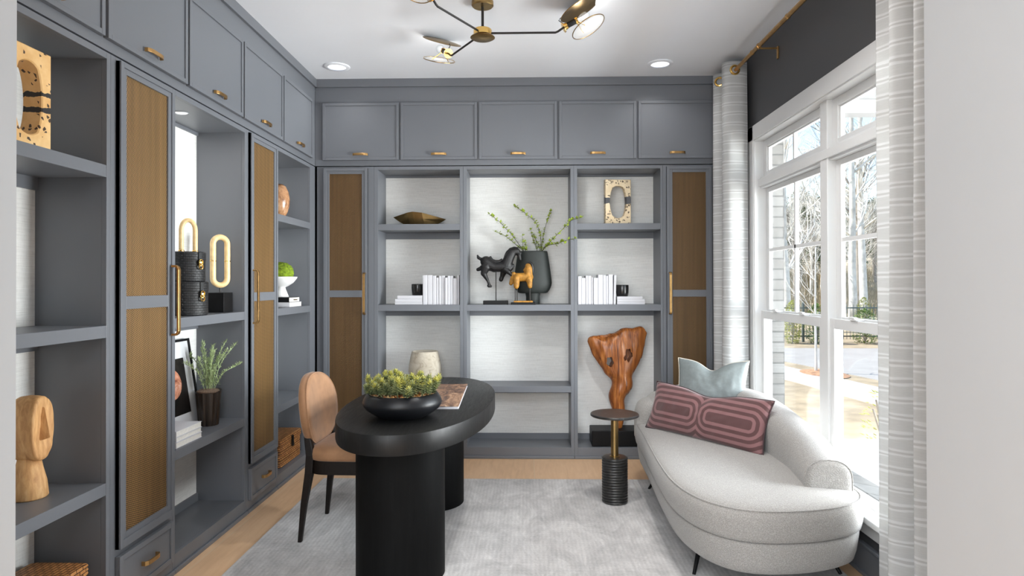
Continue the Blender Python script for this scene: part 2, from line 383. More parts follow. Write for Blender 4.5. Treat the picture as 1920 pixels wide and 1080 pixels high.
def tag(o, label=None, cat=None, group=None, kind=None):
    if label: o['label'] = label
    if cat: o['category'] = cat
    if group: o['group'] = group
    if kind: o['kind'] = kind
    return o
def thing(name, label, cat, loc=(0, 0, 0), rz=0, group=None):
    o = bpy.data.objects.new(name, None); o.empty_display_size = .05; COL.objects.link(o)
    o.location = loc; o.rotation_euler = (0, 0, rz)
    return tag(o, label, cat, group)
def struct(o):
    o['kind'] = 'structure'; return o
def bake(o):
    "replace an object's mesh by its modified one"
    dg = bpy.context.evaluated_depsgraph_get()
    me = bpy.data.meshes.new_from_object(o.evaluated_get(dg))
    o.modifiers.clear(); o.data = me; return o
def remeshed(mb, name, mat, parent, voxel, smooth=6, factor=.5, disp=None):
    o = mb.build(name, mat, parent)
    r = o.modifiers.new('r', 'REMESH'); r.mode = 'VOXEL'; r.voxel_size = voxel
    if smooth:
        k = o.modifiers.new('s', 'SMOOTH'); k.iterations = smooth; k.factor = factor
    bake(o)
    if disp:
        for v in o.data.vertices: v.co = disp(v.co, v.normal)
    for p in o.data.polygons: p.use_smooth = True
    return o
def spline(pts, n, closed=True):
    "Catmull-Rom through points"
    P = [Vector(p) for p in pts]; m = len(P); out = []
    segs = m if closed else m-1
    for i in range(segs):
        if closed: a, b, c, d = P[(i-1) % m], P[i], P[(i+1) % m], P[(i+2) % m]
        else: a, b, c, d = P[max(i-1, 0)], P[i], P[i+1], P[min(i+2, m-1)]
        for k in range(n):
            t = k/n
            out.append(.5*((2*b)+(c-a)*t+(2*a-5*b+4*c-d)*t*t+(3*b-a-3*c+d)*t**3))
    if not closed: out.append(P[-1].copy())
    return out
def capsule(mb, p0, r0, p1, r1, seg=12, sc=None):
    P0, P1 = Vector(p0), Vector(p1); n = 6; path = []; rad = []
    d = (P1-P0).normalized() if (P1-P0).length > 1e-6 else Vector((0, 0, 1))
    for i in range(4):
        a = PI/2*(1-i/4); path.append(P0-d*r0*math.sin(a)); rad.append(max(r0*math.cos(a), r0*.05))
    for i in range(n+1):
        path.append(P0.lerp(P1, i/n)); rad.append(r0+(r1-r0)*i/n)
    for i in range(1, 5):
        a = PI/2*i/4; path.append(P1+d*r1*math.sin(a)); rad.append(max(r1*math.cos(a), r1*.05))
    mb.tube([tuple(p) for p in path], rad, seg); return mb

# ================================================================ the room shell
YB, XL, XR, H = 5.147, -1.709, 1.63, 3.05
YF = 1.50                                  # inner face of the wall the camera looks through
def sbox(name, mat, *boxes, bevel=0):
    m = MB()
    for b in boxes: m.box(*b)
    return struct(m.build(name, mat, bevel=bevel))
sbox('floor', 'floor', (-4.0, 1.74, -3.2, 5.6, -.12, 0))
sbox('ceiling', 'ceil', (-4.0, 1.74, -3.2, 5.6, H, H+.12))
sbox('wall_left', 'wallgrey', (-2.14, -2.015, YF, 5.6, 0, H))
sbox('wall_back', 'wallgrey', (-2.015, 1.74, 5.452, 5.6, 0, H))
WY0, WY1, WZ0, WZ1 = 2.61, 4.61, .30, 2.42
sbox('wall_right', 'wallgrey', (XR, 1.74, YF, WY0, 0, H), (XR, 1.74, WY1, 5.452, 0, H), (XR, 1.74, WY0, WY1, 0, WZ0), (XR, 1.74, WY0, WY1, WZ1, H))
JL, JR = -1.2127, .9186
sbox('wall_front', 'white', (-2.14, JL, 1.16, YF, 0, H), (JR, 1.74, 1.16, YF, 0, H))
sbox('wall_hall_left', 'white', (-4.0, -3.9, -3.2, 1.16, 0, H))
sbox('wall_hall_side', 'white', (-3.9, -2.14, 1.06, 1.16, 0, H))
sbox('wall_hall_right', 'white', (1.74, 1.84, -3.2, 1.60, 0, H))
sbox('wall_hall_back', 'white', (-4.0, 1.84, -3.3, -3.2, 0, H))
# exterior brick skin, opening a little inside the frame's shadow line
BY0, BY1 = 2.57, 4.66
sbox('wall_exterior', 'brick', (1.74, 1.85, 1.60, BY0, -.4, H+.5), (1.74, 1.85, BY1, 6.2, -.4, H+.5), (1.74, 1.85, BY0, BY1, -.4, .26), (1.74, 1.85, BY0, BY1, 2.46, H+.5))
sbox('trim_1', 'cab', (XL, XR, YB-.018, YB+.02, 2.985, H))                # crown boards
sbox('trim_2', 'cab', (XL-.02, XL+.018, YF, YB, 2.985, H))
sbox('baseboard_right', 'cab', (XR-.018, XR, YF, YB, 0, .135), (XR-.026, XR, YF, YB, .135, .150), (XR-.030, XR, YF, YB, 0, .018), bevel=.003)

# ---------------------------------------------------------------- the window
wf = MB(); CX = XR-.02
wf.box(CX, XR, WY0-.11, WY0+.004, WZ0-.02, WZ1+.10); wf.box(CX, XR, WY1-.004, WY1+.11, WZ0-.02, WZ1+.10)   # casings
wf.box(CX, XR, WY0-.11, WY1+.11, WZ1-.004, WZ1+.10)
wf.box(XR-.012, 1.74, WY0-.01, WY0+.012, WZ0, WZ1); wf.box(XR-.012, 1.74, WY1-.012, WY1+.01, WZ0, WZ1)       # liners
wf.box(XR-.012, 1.74, WY0, WY1, WZ1-.012, WZ1+.01)
win = struct(wf.build('window_1', 'trim', bevel=.003))
sill = MB(); sill.box(XR-.055, XR+.07, WY0-.13, WY1+.13, WZ0-.028, WZ0+.004); sill.box(XR-.022, XR, WY0-.11, WY1+.11, WZ0-.10, WZ0-.028)
struct(sill.build('window_sill', 'trim', win, bevel=.004))
MU0, MU1 = 3.565, 3.650
ml = MB(); ml.box(1.652, 1.735, MU0, MU1, WZ0, WZ1); ml.box(1.660, 1.735, WY0, WY1, 2.072, 2.148); ml.box(1.645, 1.66, WY0, WY1, 2.085, 2.135)
struct(ml.build('mullion', 'trim', win, bevel=.003))
def ring_yz(m, x0, x1, y0, y1, z0, z1, wl, wr, wt, wb):
    m.box(x0, x1, y0, y0+wl, z0, z1); m.box(x0, x1, y1-wr, y1, z0, z1)
    m.box(x0, x1, y0+wl, y1-wr, z1-wt, z1); m.box(x0, x1, y0+wl, y1-wr, z0, z0+wb)
for (y0, y1) in ((WY0+.012, MU0), (MU1, WY1-.012)):
    s = MB(); ring_yz(s, 1.684, 1.712, y0, y1, 2.148, WZ1-.012, .055, .055, .048, .035); ring_yz(s, 1.695, 1.718, y0+.012, y1-.012, 2.155, WZ1-.02, .055, .055, .05, .036)
    so = struct(s.build('transom_sash', 'trim', win, bevel=.003))
    g = MB(); g.box(1.708, 1.712, y0+.05, y1-.05, 2.175, WZ1-.05); struct(g.build('pane', 'glass', so))
    b = MB(); ym = (y0+y1)/2; b.box(1.700, 1.722, ym-.010, ym+.010, 2.18, 2.365); struct(b.build('muntin', 'trim', so))
    s = MB(); ring_yz(s, 1.700, 1.724, y0, y1, 1.16, 2.072, .055, .055, .034, .055); struct_u = struct(s.build('upper_sash', 'trim', win, bevel=.003))
    g = MB(); g.box(1.716, 1.720, y0+.05, y1-.05, 1.205, 2.045); struct(g.build('pane', 'glass', struct_u))
    b = MB(); b.box(1.706, 1.728, ym-.010, ym+.010, 1.21, 2.04); b.box(1.706, 1.728, y0+.05, y1-.05, 1.622, 1.644); struct(b.build('muntin', 'trim', struct_u))
    s = MB(); ring_yz(s, 1.664, 1.688, y0, y1, .304, 1.205, .045, .045, .055, .045); sl = struct(s.build('lower_sash', 'trim', win, bevel=.003))
    g = MB(); g.box(1.678, 1.682, y0+.04, y1-.04, .345, 1.155); struct(g.build('pane', 'glass', sl))
    for q in (.28, .72):
        k = MB(); yy = y0+(y1-y0)*q; k.box(1.655, 1.705, yy-.03, yy+.03, 1.205, 1.213); k.box(1.655, 1.672, yy-.012, yy+.045, 1.213, 1.224)
        struct(k.build('sash_lock', 'trim', sl, bevel=.003))

# ================================================================ built-in cabinets
TB = lambda a, b, z: (a, YB-b, z)          # back run: a runs along x, b comes out of the face
TL = lambda a, b, z: (XL+b, a, z)          # left run: a runs along y
def arch_pull(T, a, b0, z, L, proj, w, vert=False, th=.006):
    "flat bar bowed out of the face"
    m = MB(T); c_ = min(.5, .030/L*2+.10 if L < .2 else .10); pts = [(-1, 0), (-1, .62), (-1+c_*.4, .9), (-1+c_, 1), (-.4, 1), (0, 1), (.4, 1), (1-c_, 1), (1-c_*.4, .9), (1, .62), (1, 0)]
    rings = []
    for i, (u, h) in enumerate(pts):
        p0 = pts[max(i-1, 0)]; p1 = pts[min(i+1, len(pts)-1)]
        du = (p1[0]-p0[0])*L/2; dh = (p1[1]-p0[1])*proj; ln = math.hypot(du, dh); nu, nh = -dh/ln, du/ln
        A, B = u*L/2, h*proj; r = []
        for (q, s) in ((-.5, -.5), (.5, -.5), (.5, .5), (-.5, .5)):
            aa = A+nu*th*q; bb = max(B+nh*th*q, -.001); ww = s*w
            r.append((a+ww, b0+bb, z+aa) if vert else (a+aa, b0+bb, z+ww))
        rings.append(r)
    m.loft(rings); return m
def handle(T, parent, *a, **k):
    return arch_pull(T, *a, **k).build('handle', 'brass', parent, world=True, bevel=.0015)
def leaf_front(T, a0, a1, z0, z1, th, fw, rec=.007, lip=0):
    "a door or drawer front: frame round a recessed panel"
    m = MB(T); m.box(a0, a1, .001, th-rec, z0, z1)
    for (p, q, r, s) in ((a0, a0+fw, z0, z1), (a1-fw, a1, z0, z1), (a0+fw, a1-fw, z0, z0+fw), (a0+fw, a1-fw, z1-fw, z1)):
        m.box(p, q, th-rec, th, r, s)
    return m
def root_at(name, label, cat, T, a, group=None):
    x, y, z = T(a, 0, 0); return thing(name, label, cat, (x, y, 0), 0, group)

def upper(T, a0, a1, d0, d1, label, group):
    r = root_at('upper_cabinet', label, 'cabinet', T, (a0+a1)/2, group)
    m = MB(T); m.box(a0, a1, -.30, 0, 2.352, 2.985); m.build('carcass', 'cab', r, world=True)
    d = leaf_front(T, d0, d1, 2.395, 2.855, .022, .022).build('door', 'cab', r, world=True, bevel=.0018)
    handle(T, d, (d0+d1)/2, .021, 2.438, .116, .024, .018)
    return r
def bookcase(T, a0, a1, o0, o1, shelves, label, group):
    r = root_at('open_bookcase', label, 'bookcase', T, (a0+a1)/2, group)
    m = MB(T); m.box(a0, o0, -.022, 0, 0, 2.345); m.box(o1, a1, -.022, 0, 0, 2.345); m.box(o0, o1, -.022, 0, 2.318, 2.345); m.box(o0, o1, -.022, 0, 0, .09)
    m.build('face_frame', 'cab', r, world=True, bevel=.0012)
    for (p, q) in ((o0-.017, o0), (o1, o1+.017)):
        m = MB(T); m.box(p, q, -.296, -.022, .0, 2.345); m.build('side_panel', 'cab', r, world=True)
    m = MB(T); m.box(o0-.017, o1+.017, -.302, -.296, .0, 2.345); m.build('back_panel', 'grass', r, world=True)
    m = MB(T); m.box(o0, o1, -.296, -.022, .070, .09); m.build('bottom_deck', 'cab', r, world=True)
    m = MB(T); m.box(o0, o1, -.296, -.022, 2.318, 2.345); m.build('top_panel', 'cab', r, world=True)
    def cleat(p, q):
        c = MB(T); c.box(o0, o1, -.296, -.284, p, q); c.build('cleat', 'cab', r, world=True)
    cleat(2.30, 2.318); cleat(.09, .137)
    for z in shelves:
        m = MB(T); m.box(o0, o1, -.296, -.001, z-.050, z); m.build('shelf', 'cab', r, world=True, bevel=.0015)
        cleat(z-.102, z-.050)
    sh = MB(T); sh.box(a0, a1, 0, .014, 0, .022); sh.build('shoe_moulding', 'cab', r, world=True, bevel=.004)
    return r
def tall(T, a0, a1, d0, d1, hs, mat, label, group):
    r = root_at('cane_door_cabinet', label, 'cabinet', T, (a0+a1)/2, group)
    m = MB(T); m.box(a0, a1, -.30, 0, 0, 2.345); m.build('carcass', 'cab', r, world=True, bevel=.001)
    z0, z1, th = .298, 2.330, .024; m = MB(T); fo, fi = .022, .046
    for w, b in ((fo, th), (fi, th-.006)):
        for (p, q, s, t) in ((d0, d0+w, z0, z1), (d1-w, d1, z0, z1), (d0+w, d1-w, z0, z0+w+.012), (d0+w, d1-w, z1-w, z1)): m.box(p, q, .001, b, s, t)
    m.box(d0+fi, d1-fi, .001, th-.006, 1.293, 1.348)
    door = m.build('door', 'cab', r, world=True, bevel=.0012)
    for (s, t) in ((z0+fi+.010, 1.294), (1.347, z1-fi+.002)):
        c = MB(T); c.box(d0+fi-.002, d1-fi+.002, .004, .010, s, t); c.build('cane_panel', mat, door, world=True)
    handle(T, door, d1-.022 if hs > 0 else d0+.022, th-.001, 1.322, .325, .032, .020, True, .010)
    d = leaf_front(T, d0, d1, .075, .268, .022, .024).build('drawer', 'cab', r, world=True, bevel=.0015)
    handle(T, d, (d0+d1)/2, .021, .175, .105, .026, .020)
    sh = MB(T); sh.box(a0, a1, 0, .014, 0, .022); sh.build('shoe_moulding', 'cab', r, world=True, bevel=.004)
    return r

# back run
BU = [-1.643, -1.018, -.388, .252, .883, 1.512]
ul = ['grey overhead cabinet above the tall cane cabinet in the corner', 'grey overhead cabinet above the shelf with the folded brass bowl',
      'grey overhead cabinet in the middle of the back wall, above the green vase', 'grey overhead cabinet above the pale terrazzo frame on the back wall',
      'grey overhead cabinet partly behind the far curtain']
for k in range(5):
    upper(TB, BU[k]-.0064 if k else XL+.002, BU[k+1]-.0066 if k < 4 else XR-.001, BU[k]+(.0 if k == 0 else .007), BU[k+1]-.008 if k < 4 else 1.505, ul[k], 'overhead cabinets on the back wall')
ga = 'open bookcases in the back wall'
tall(TB, XL+.016, -1.232, -1.634, -1.279, 1, 'cane_b', 'tall grey cane-fronted cabinet behind the camel chair', 'cane cabinets in the back wall')
bookcase(TB, -1.231, -.511, -1.199, -.538, [1.881, 1.231, .578], 'grey open bookcase holding the brass bowl, white books and clay urn', ga)
bookcase(TB, -.510, .376, -.482, .350, [1.231, .578], 'wide grey open bookcase holding horse sculptures and green vase', ga)
bookcase(TB, .377, 1.086, .404, 1.067, [1.881, 1.231], 'grey open bookcase holding the terrazzo frame and root-wood sculpture', ga)
tall(TB, 1.087, XR-.001, 1.113, 1.470, -1, 'cane_b', 'tall grey cane-fronted cabinet beside the far curtain', 'cane cabinets in the back wall')
# left run
gl = 'open bookcases in the left wall'
bookcase(TL, 1.70, 2.600, 1.78, 2.576, [1.884, 1.231, .592], 'grey open bookcase holding the carved wooden head beside the entrance', gl)
tall(TL, 2.601, 3.066, 2.632, 3.040, 1, 'cane_l', 'tall grey cane-fronted cabinet nearest the entrance', 'cane cabinets in the left wall')
bookcase(TL, 3.067, 3.878, 3.086, 3.856, [1.233, .590], 'grey open bookcase holding black woven boxes and potted herb', gl)
tall(TL, 3.879, 4.340, 3.902, 4.318, -1, 'cane_l', 'tall grey cane-fronted cabinet second from the entrance, behind the chair', 'cane cabinets in the left wall')
bookcase(TL, 4.341, YB-.001, 4.366, 5.030, [1.884, 1.231, .561], 'narrow grey open bookcase in the corner holding the moss bowl', gl)
LU = [1.291, 1.918, 2.546, 3.173, 3.801, 4.430, 5.050]
ll = [None, 'grey overhead cabinet at the top left, above the amber stone frame', 'grey overhead cabinet above the cane cabinet nearest the entrance',
      'grey overhead cabinet above the black woven boxes', 'grey overhead cabinet above the second left-hand cane cabinet', 'grey overhead cabinet in the corner, on the left wall']
for k in range(1, 6):
    upper(TL, LU[k]-.0104 if k > 1 else YF, LU[k+1]-.0106 if k < 5 else YB, LU[k]+.008, LU[k+1]-.010, ll[k], 'overhead cabinets on the left wall')

# puck light under the top of the middle left bookcase
pl = thing('puck_light', 'small round lit puck light in the top of the left bookcase', 'light', (-1.850, 3.40, 2.318))
m = MB(); m.lathe([(.036, -.004), (.036, 0), (.026, 0), (.026, -.004)][::-1], seg=28, cap=False); m.build('trim_ring', 'white', pl, True)
m = MB(); m.lathe([(.030, -.002), (.030, -.0005)], seg=28); m.build('lens', 'lamp', pl)

# ================================================================ curtains and rod
def curtain(path, z0, z1, label, loc, ngrom):
    r = thing('curtain', label, 'curtain', (loc[0], loc[1], 0)); P = spline([(x, y, 0) for x, y in path], 12, False)
    nz = 26; m = MB(); ymid = sum(p.y for p in P)/len(P); xmid = sum(p.x for p in P)/len(P)
    def pt(i, j):
        t = j/(nz-1); z = z0+(z1-z0)*t; p = P[i]; s = 1+.10*(1-t)**1.5
        dx = .006*math.sin(5*t+p.y*9)*(1-t)
        x = xmid+(p.x-xmid)*s*(.96+.04*(1-t))+dx
        return (min(x, 1.598), ymid+(p.y-ymid)*(1+.03*(1-t)), z)
    m.grid(pt, len(P), nz)
    o = m.build('cloth_panel', 'curtain', r, 'all', world=True); md = o.modifiers.new('th', 'SOLIDIFY'); md.thickness = .003
    return r
c_far = curtain([(1.600, 4.672), (1.545, 4.650), (1.460, 4.655), (1.425, 4.70), (1.45, 4.77), (1.55, 4.84), (1.56, 4.88), (1.46, 4.93), (1.435, 4.97), (1.47, 5.03), (1.53, 5.06)], .012, 3.00,
                'pale striped linen curtain hanging at the far end of the window', (1.5, 4.85), 2)
c_near = curtain([(1.530, 2.835), (1.56, 2.77), (1.56, 2.72), (1.49, 2.63), (1.435, 2.570), (1.47, 2.528), (1.55, 2.50), (1.565, 2.47), (1.50, 2.435), (1.432, 2.405), (1.46, 2.370), (1.55, 2.34), (1.56, 2.31), (1.50, 2.27), (1.435, 2.22), (1.5, 2.16), (1.56, 2.13)], .012, 3.00,
                 'pale striped linen curtain hanging at the near end beside the entrance', (1.5, 2.5), 3)
RZ, RX = 2.935, 1.505
def grommet(parent, x, y, rot):
    m = MB(); 
    for s in (0, 1):
        pass
    R = Matrix.Rotation(rot, 3, 'Z'); pts = [tuple(Vector((x, y, RZ))+R @ Vector((math.cos(a)*.030, 0, math.sin(a)*.030))) for a in [2*PI*k/28 for k in range(28)]]
    m.tube(pts, .0085, 8, closed=True); m.build('grommet', 'gold', parent, True, world=True)
grommet(c_far, 1.500, 4.647, .06); grommet(c_far, 1.470, 4.918, -.4); grommet(c_far, 1.50, 4.80, .9)
grommet(c_near, 1.50, 2.44, .6); grommet(c_near, 1.50, 2.27, -.5)
rod = thing('curtain_rod', 'brass bamboo-jointed curtain rod above the window', 'curtain rod', (RX, 3.6, RZ))
m = MB(); m.tube([(RX, 5.09, RZ), (RX, 2.0, RZ)], .0135, 14); m.build('pole', 'brass', rod, True, world=True)
for y in (4.30, 3.72, 3.14, 2.56):
    j = MB(); j.tube([(RX, y+.009, RZ), (RX, y+.005, RZ), (RX, y+.002, RZ), (RX, y-.002, RZ), (RX, y-.005, RZ), (RX, y-.009, RZ)], [.0138, .0165, .015, .015, .0165, .0138], 14); j.build('bamboo_joint', 'brass', rod, True, world=True)
for y in (4.18, 2.95):
    b = MB(); b.box(RX-.006, XR-.004, y-.006, y+.006, RZ-.022, RZ-.012); b.box(XR-.010, XR-.0005, y-.010, y+.010, RZ-.085, RZ-.005)
    b.tube([(RX, y-.006, RZ), (RX, y+.006, RZ)], .0175, 12); b.build('bracket', 'brass', rod, world=True, bevel=.002)
f = MB(); f.ball((RX, 5.10, RZ), .024, 14, 8); f.build('finial', 'brass', rod, True, world=True)

# ================================================================ ceiling lights and chandelier
for x, lab in ((-1.438, 'round recessed ceiling light on the left, by the corner cabinets'), (1.004, 'round recessed ceiling light on the right, towards the far curtain')):
    r = thing('recessed_light', lab, 'ceiling light', (x, 4.836, H+.0005), 0, 'recessed ceiling lights')
    m = MB(); m.lathe([(.068, -.002), (.068, 0), (.095, 0), (.097, -.005), (.090, -.009), (.068, -.010)], seg=40, cap=False); m.build('trim_ring', 'ceil', r, True)
    m = MB(); m.lathe([(.070, -.0035), (.070, -.001)], seg=40); m.build('lens', 'lamp', r)

ch = thing('chandelier', 'brass three-armed chandelier with disc reflectors hanging from the ceiling', 'chandelier', (-.256, 3.745, H))
m = MB(); m.lathe([(.004, -.030), (.058, -.030), (.064, -.024), (.064, -.002), (.004, -.002)], seg=36); m.build('canopy', 'antique', ch, True)
m = MB(); m.tube([(0, 0, -.03), (0, 0, -.17)], .0078, 12); m.build('stem', 'blackmetal', ch, True)
HZ = -.186
m = MB(); m.lathe([(.004, HZ+.022), (.050, HZ+.022), (.054, HZ+.016), (.054, HZ-.012), (.004, HZ-.012)], seg=36); m.build('hub', 'gold', ch, True)
m = MB(); m.lathe([(.004, HZ-.016), (.066, HZ-.020), (.072, HZ-.026), (.062, HZ-.032), (.004, HZ-.034)], seg=36); m.build('lower_disc', 'antique', ch, True)
for deg, tw in ((0, 8), (122, 6), (240, 6)):
    a = math.radians(deg); Rz = Matrix.Rotation(a, 3, 'Z')
    el = math.radians(28); ax = Vector((math.cos(el), 0, math.sin(el))); mn = Vector((-math.sin(el), 0, math.cos(el)))
    e0 = Vector((.475, 0, HZ+.030))
    W = lambda v: tuple(Rz @ v)
    m = MB(); m.tube([W(Vector((.05, 0, HZ))), W(Vector((.425, 0, HZ))), W(Vector((.440, 0, HZ+.006))), W(e0)], .0062, 10); arm = m.build('arm', 'blackmetal', ch, True)
    m = MB(); q = e0-ax*.004
    m.tube([W(q), W(q+ax*.004), W(q+ax*.0045), W(q+ax*.024), W(q+ax*.025)], [.031, .030, .019, .019, .012], 24); m.build('cup', 'gold', arm, True)
    m = MB(); m.tube([W(e0+ax*.02), W(e0+ax*.075)], .0165, 18); m.build('socket_sleeve', 'blackmetal', arm, True)
    m = MB(); m.tube([W(e0+ax*.074), W(e0+ax*.088)], .0185, 18)
    m.tube([W(e0+ax*.08), W(e0+ax*.10-mn*.068+Vector((0, -.060, 0)))], .003, 8); m.tube([W(e0+ax*.08), W(e0+ax*.10-mn*.068+Vector((0, .060, 0)))], .003, 8); m.build('collar', 'gold', arm, True)
    m = MB(); m.tube([W(e0+ax*.012+mn*.01), W(e0-ax*.008+mn*.050), W(e0+ax*.01+mn*.058)], .0026, 8); m.build('strut', 'blackmetal', arm, True)
    m = MB(); m.tube([W(e0+ax*t) for t in (.086, .095, .115, .135, .152, .164, .169)], [.013, .015, .024, .029, .027, .017, .003], 18); bulb = m.build('bulb', 'glass', arm, True)
    m = MB(); m.tube([W(e0+ax*.10), W(e0+ax*.148)], .0035, 8); m.build('filament', 'fil', bulb, True)
    # reflector disc above the bulb and frosted hoop below it
    def disc(c, n, r, prof):
        t = Vector((0, 1, 0)) if abs(n.y) < .9 else Vector((1, 0, 0)); u = n.cross(t).normalized(); v = n.cross(u)
        return [[W(c+u*q*r*math.cos(2*PI*k/40)+v*q*r*math.sin(2*PI*k/40)+n*h) for k in range(40)] for q, h in prof]
    n1 = mn; m = MB(); m.loft(disc(e0+ax*.135+mn*.056, n1, .130, [(.03, .004), (.6, .003), (.97, -.003), (1, -.005), (.97, -.008), (.6, -.003), (.03, -.002)])); m.build('reflector_disc', 'antique', arm, True)
    n2 = (mn*math.cos(math.radians(tw))+Vector((0, 1, 0))*math.sin(math.radians(tw))).normalized(); c2 = e0+ax*.126-mn*.066
    t = Vector((0, 1, 0)); u = n2.cross(t).normalized(); v = n2.cross(u)
    m = MB(); m.tube([W(c2+u*.104*math.cos(2*PI*k/48)+v*.104*math.sin(2*PI*k/48)) for k in range(48)], .0028, 8, closed=True); hoop = m.build('hoop', 'antique', arm, True)
    m = MB(); m.loft(disc(c2, n2, .101, [(.02, .0015), (1, .0015), (1, -.0015), (.02, -.0015)])); m.build('diffuser', 'frost', hoop)

# ================================================================ rug
m = MB(); m.box(-1.46, 1.52, 1.75, 4.578, .0005, .011)
tag(m.build('area_rug', 'rug', bevel=.004), 'silver grey viscose area rug covering most of the oak floor', 'rug')

def super_pts(a, b, n, N, rot=0, c=(0, 0)):
    out = []
    for k in range(N):
        t = 2*PI*k/N; x = a*math.copysign(abs(math.cos(t))**(2/n), math.cos(t)); y = b*math.copysign(abs(math.sin(t))**(2/n), math.sin(t))
        out.append((c[0]+x*math.cos(rot)-y*math.sin(rot), c[1]+x*math.sin(rot)+y*math.cos(rot)))
    return out

# ================================================================ desk
dk = thing('oval_desk', 'black oval pedestal desk in ebonised oak standing on the rug', 'desk', (-.582, 3.605, 0))
m = MB(); R = lambda s: super_pts(.391*s, .866*s, 2.15, 120, -.05)
m.loft([[(x, y, z) for x, y in R(s)] for s, z in ((.985, .655), (.997, .6575), (1, .664), (1, .742), (.997, .748), (.988, .750))])
m.build('desk_top', 'oak_top', dk, True)
for cx, cy, mt in ((-.028, -.515, 'oak_v'), (-.036, .495, 'oak_v')):
    m = MB(); m.lathe([(.2115, .012), (.2115, .655)], (cx, cy, 0), 72); m.lathe([(.204, .011), (.204, .014)], (cx, cy, 0), 48)
    m.build('pedestal', mt, dk, True)

# planter on the desk
pt = thing('succulent_planter', 'low black bowl planter of pale succulents and amber gravel on the desk', 'planter', (-.612, 3.145, .7503))
m = MB(); m.lathe([(.004, 0), (.112, 0), (.120, .004), (.150, .022), (.178, .042), (.190, .060), (.1925, .072), (.189, .086), (.180, .102), (.170, .114), (.164, .1165), (.160, .114), (.162, .100), (.162, .092), (.004, .092)], seg=72)
m.build('bowl', 'blackmatte', pt, 'all')
g = MB(); random.seed(3)
for i in range(620):
    r = .155*math.sqrt(random.random()); a = random.random()*2*PI; s = random.uniform(.0045, .0095)
    g.ball((r*math.cos(a), r*math.sin(a), .096+random.random()*.012+.006*(1-r/.155)), s, 6, 4, (random.uniform(.8, 1.4), random.uniform(.8, 1.4), random.uniform(.6, .9)))
tg = NT('amber_gravel'); wn = tg.n('TexVoronoi'); wn.inputs['Scale'].default_value = 70; tg.l(tg.coord(), wn.inputs['Vector'])
bw = tg.n('RGBToBW'); tg.l(wn.outputs['Color'], bw.inputs[0])
tg.bsdf(tg.ramp(bw.outputs[0], [(.15, srgb(120, 60, 20)), (.35, srgb(206, 138, 62)), (.55, srgb(232, 190, 130)), (.75, srgb(240, 222, 190)), (.9, srgb(190, 100, 36))]), .35); M['gravel'] = tg.m
tag(g.build('gravel', 'gravel', pt, True), kind='stuff')
ts = NT('succulent_leaf'); sv = ts.coord(); sp = ts.n('SeparateXYZ'); ts.l(sv, sp.inputs[0])
hf = ts.math('ADD', ts.math('MULTIPLY', sp.outputs[2], 5.2), ts.math('MULTIPLY', ts.math('SUBTRACT', ts.noise(sv, 34, 2), .5), 1.3))
ts.bsdf(ts.ramp(hf, [(.40, srgb(50, 60, 38)), (.7, srgb(98, 108, 72)), (.98, srgb(140, 144, 92)), (1.0, srgb(170, 166, 82))]), .55); M['succ'] = ts.m
random.seed(11); n_s = 0
def leaf(mb, p, d, L, w, up=Vector((0, 0, 1)), thick=.25):
    d = d.normalized(); s = d.cross(up)
    if s.length < 1e-3: s = Vector((1, 0, 0))
    s.normalize(); n = s.cross(d)
    pts = [p, p+d*L*.45+s*w, p+d*L, p+d*L*.45-s*w, p+d*L*.45+n*w*thick, p+d*L*.45-n*w*thick]
    mb.add([tuple(q) for q in pts], [(0, 1, 4), (1, 2, 4), (2, 3, 4), (3, 0, 4), (1, 0, 5), (2, 1, 5), (3, 2, 5), (0, 3, 5)])
for i in range(48):
    r = .142*math.sqrt((i+.5)/48); a = i*2.39996; bx, by = r*math.cos(a), r*math.sin(a)
    h = random.uniform(.050, .108)*(1.0-.1*(r/.135)); lean = Vector((bx*random.uniform(.2, .42), by*random.uniform(.2, .42), 0))+Vector((random.uniform(-.012, .012), random.uniform(-.012, .012), 0))
    p0 = Vector((bx, by, .100)); p1 = p0+lean+Vector((0, 0, h)); mb = MB()
    mb.tube([tuple(p0), tuple(p0.lerp(p1, .5)+Vector((0, 0, .004))), tuple(p1)], [.0028, .0024, .0016], 5)
    nl = 64
    for k in range(nl):
        t = k/(nl-1); pp = p0.lerp(p1, .38+.62*t**.8); an = k*2.39996; el = -.1+1.3*t**2.6
        d = Vector((math.cos(an)*math.cos(el), math.sin(an)*math.cos(el), math.sin(el)))
        leaf(mb, pp, d, random.uniform(.026, .037)*(1-.2*t), random.uniform(.0048, .0068), thick=.5)
    mb.build('succulent_stem', 'succ', pt, fix=False)

# large book on the desk
bk = thing('coffee_table_book', 'large book with brown rock-texture cover lying on the desk', 'book', (-.520, 3.685, .7503), .03)
m = MB(); m.box(-.150, .150, -.365, .365, .0025, .0125); m.build('page_block', 'whitebook', bk)
tb = NT('rock_photo_cover'); v = tb.coord((9, 3.4, 4)); f = tb.noise(v, 2.0, 8, .74, 1.2)
tb.bsdf(tb.ramp(f, [(.36, srgb(36, 22, 16)), (.46, srgb(100, 68, 48)), (.56, srgb(160, 122, 92)), (.68, srgb(206, 172, 138))]), .35); M['rockcover'] = tb.m
m = MB(); m.box(-.154, .154, -.37, .37, .0125, .0150); m.build('front_cover', 'rockcover', bk)
m = MB(); m.box(-.154, .154, -.37, .37, 0, .0025); m.build('back_cover', 'whitebook', bk)

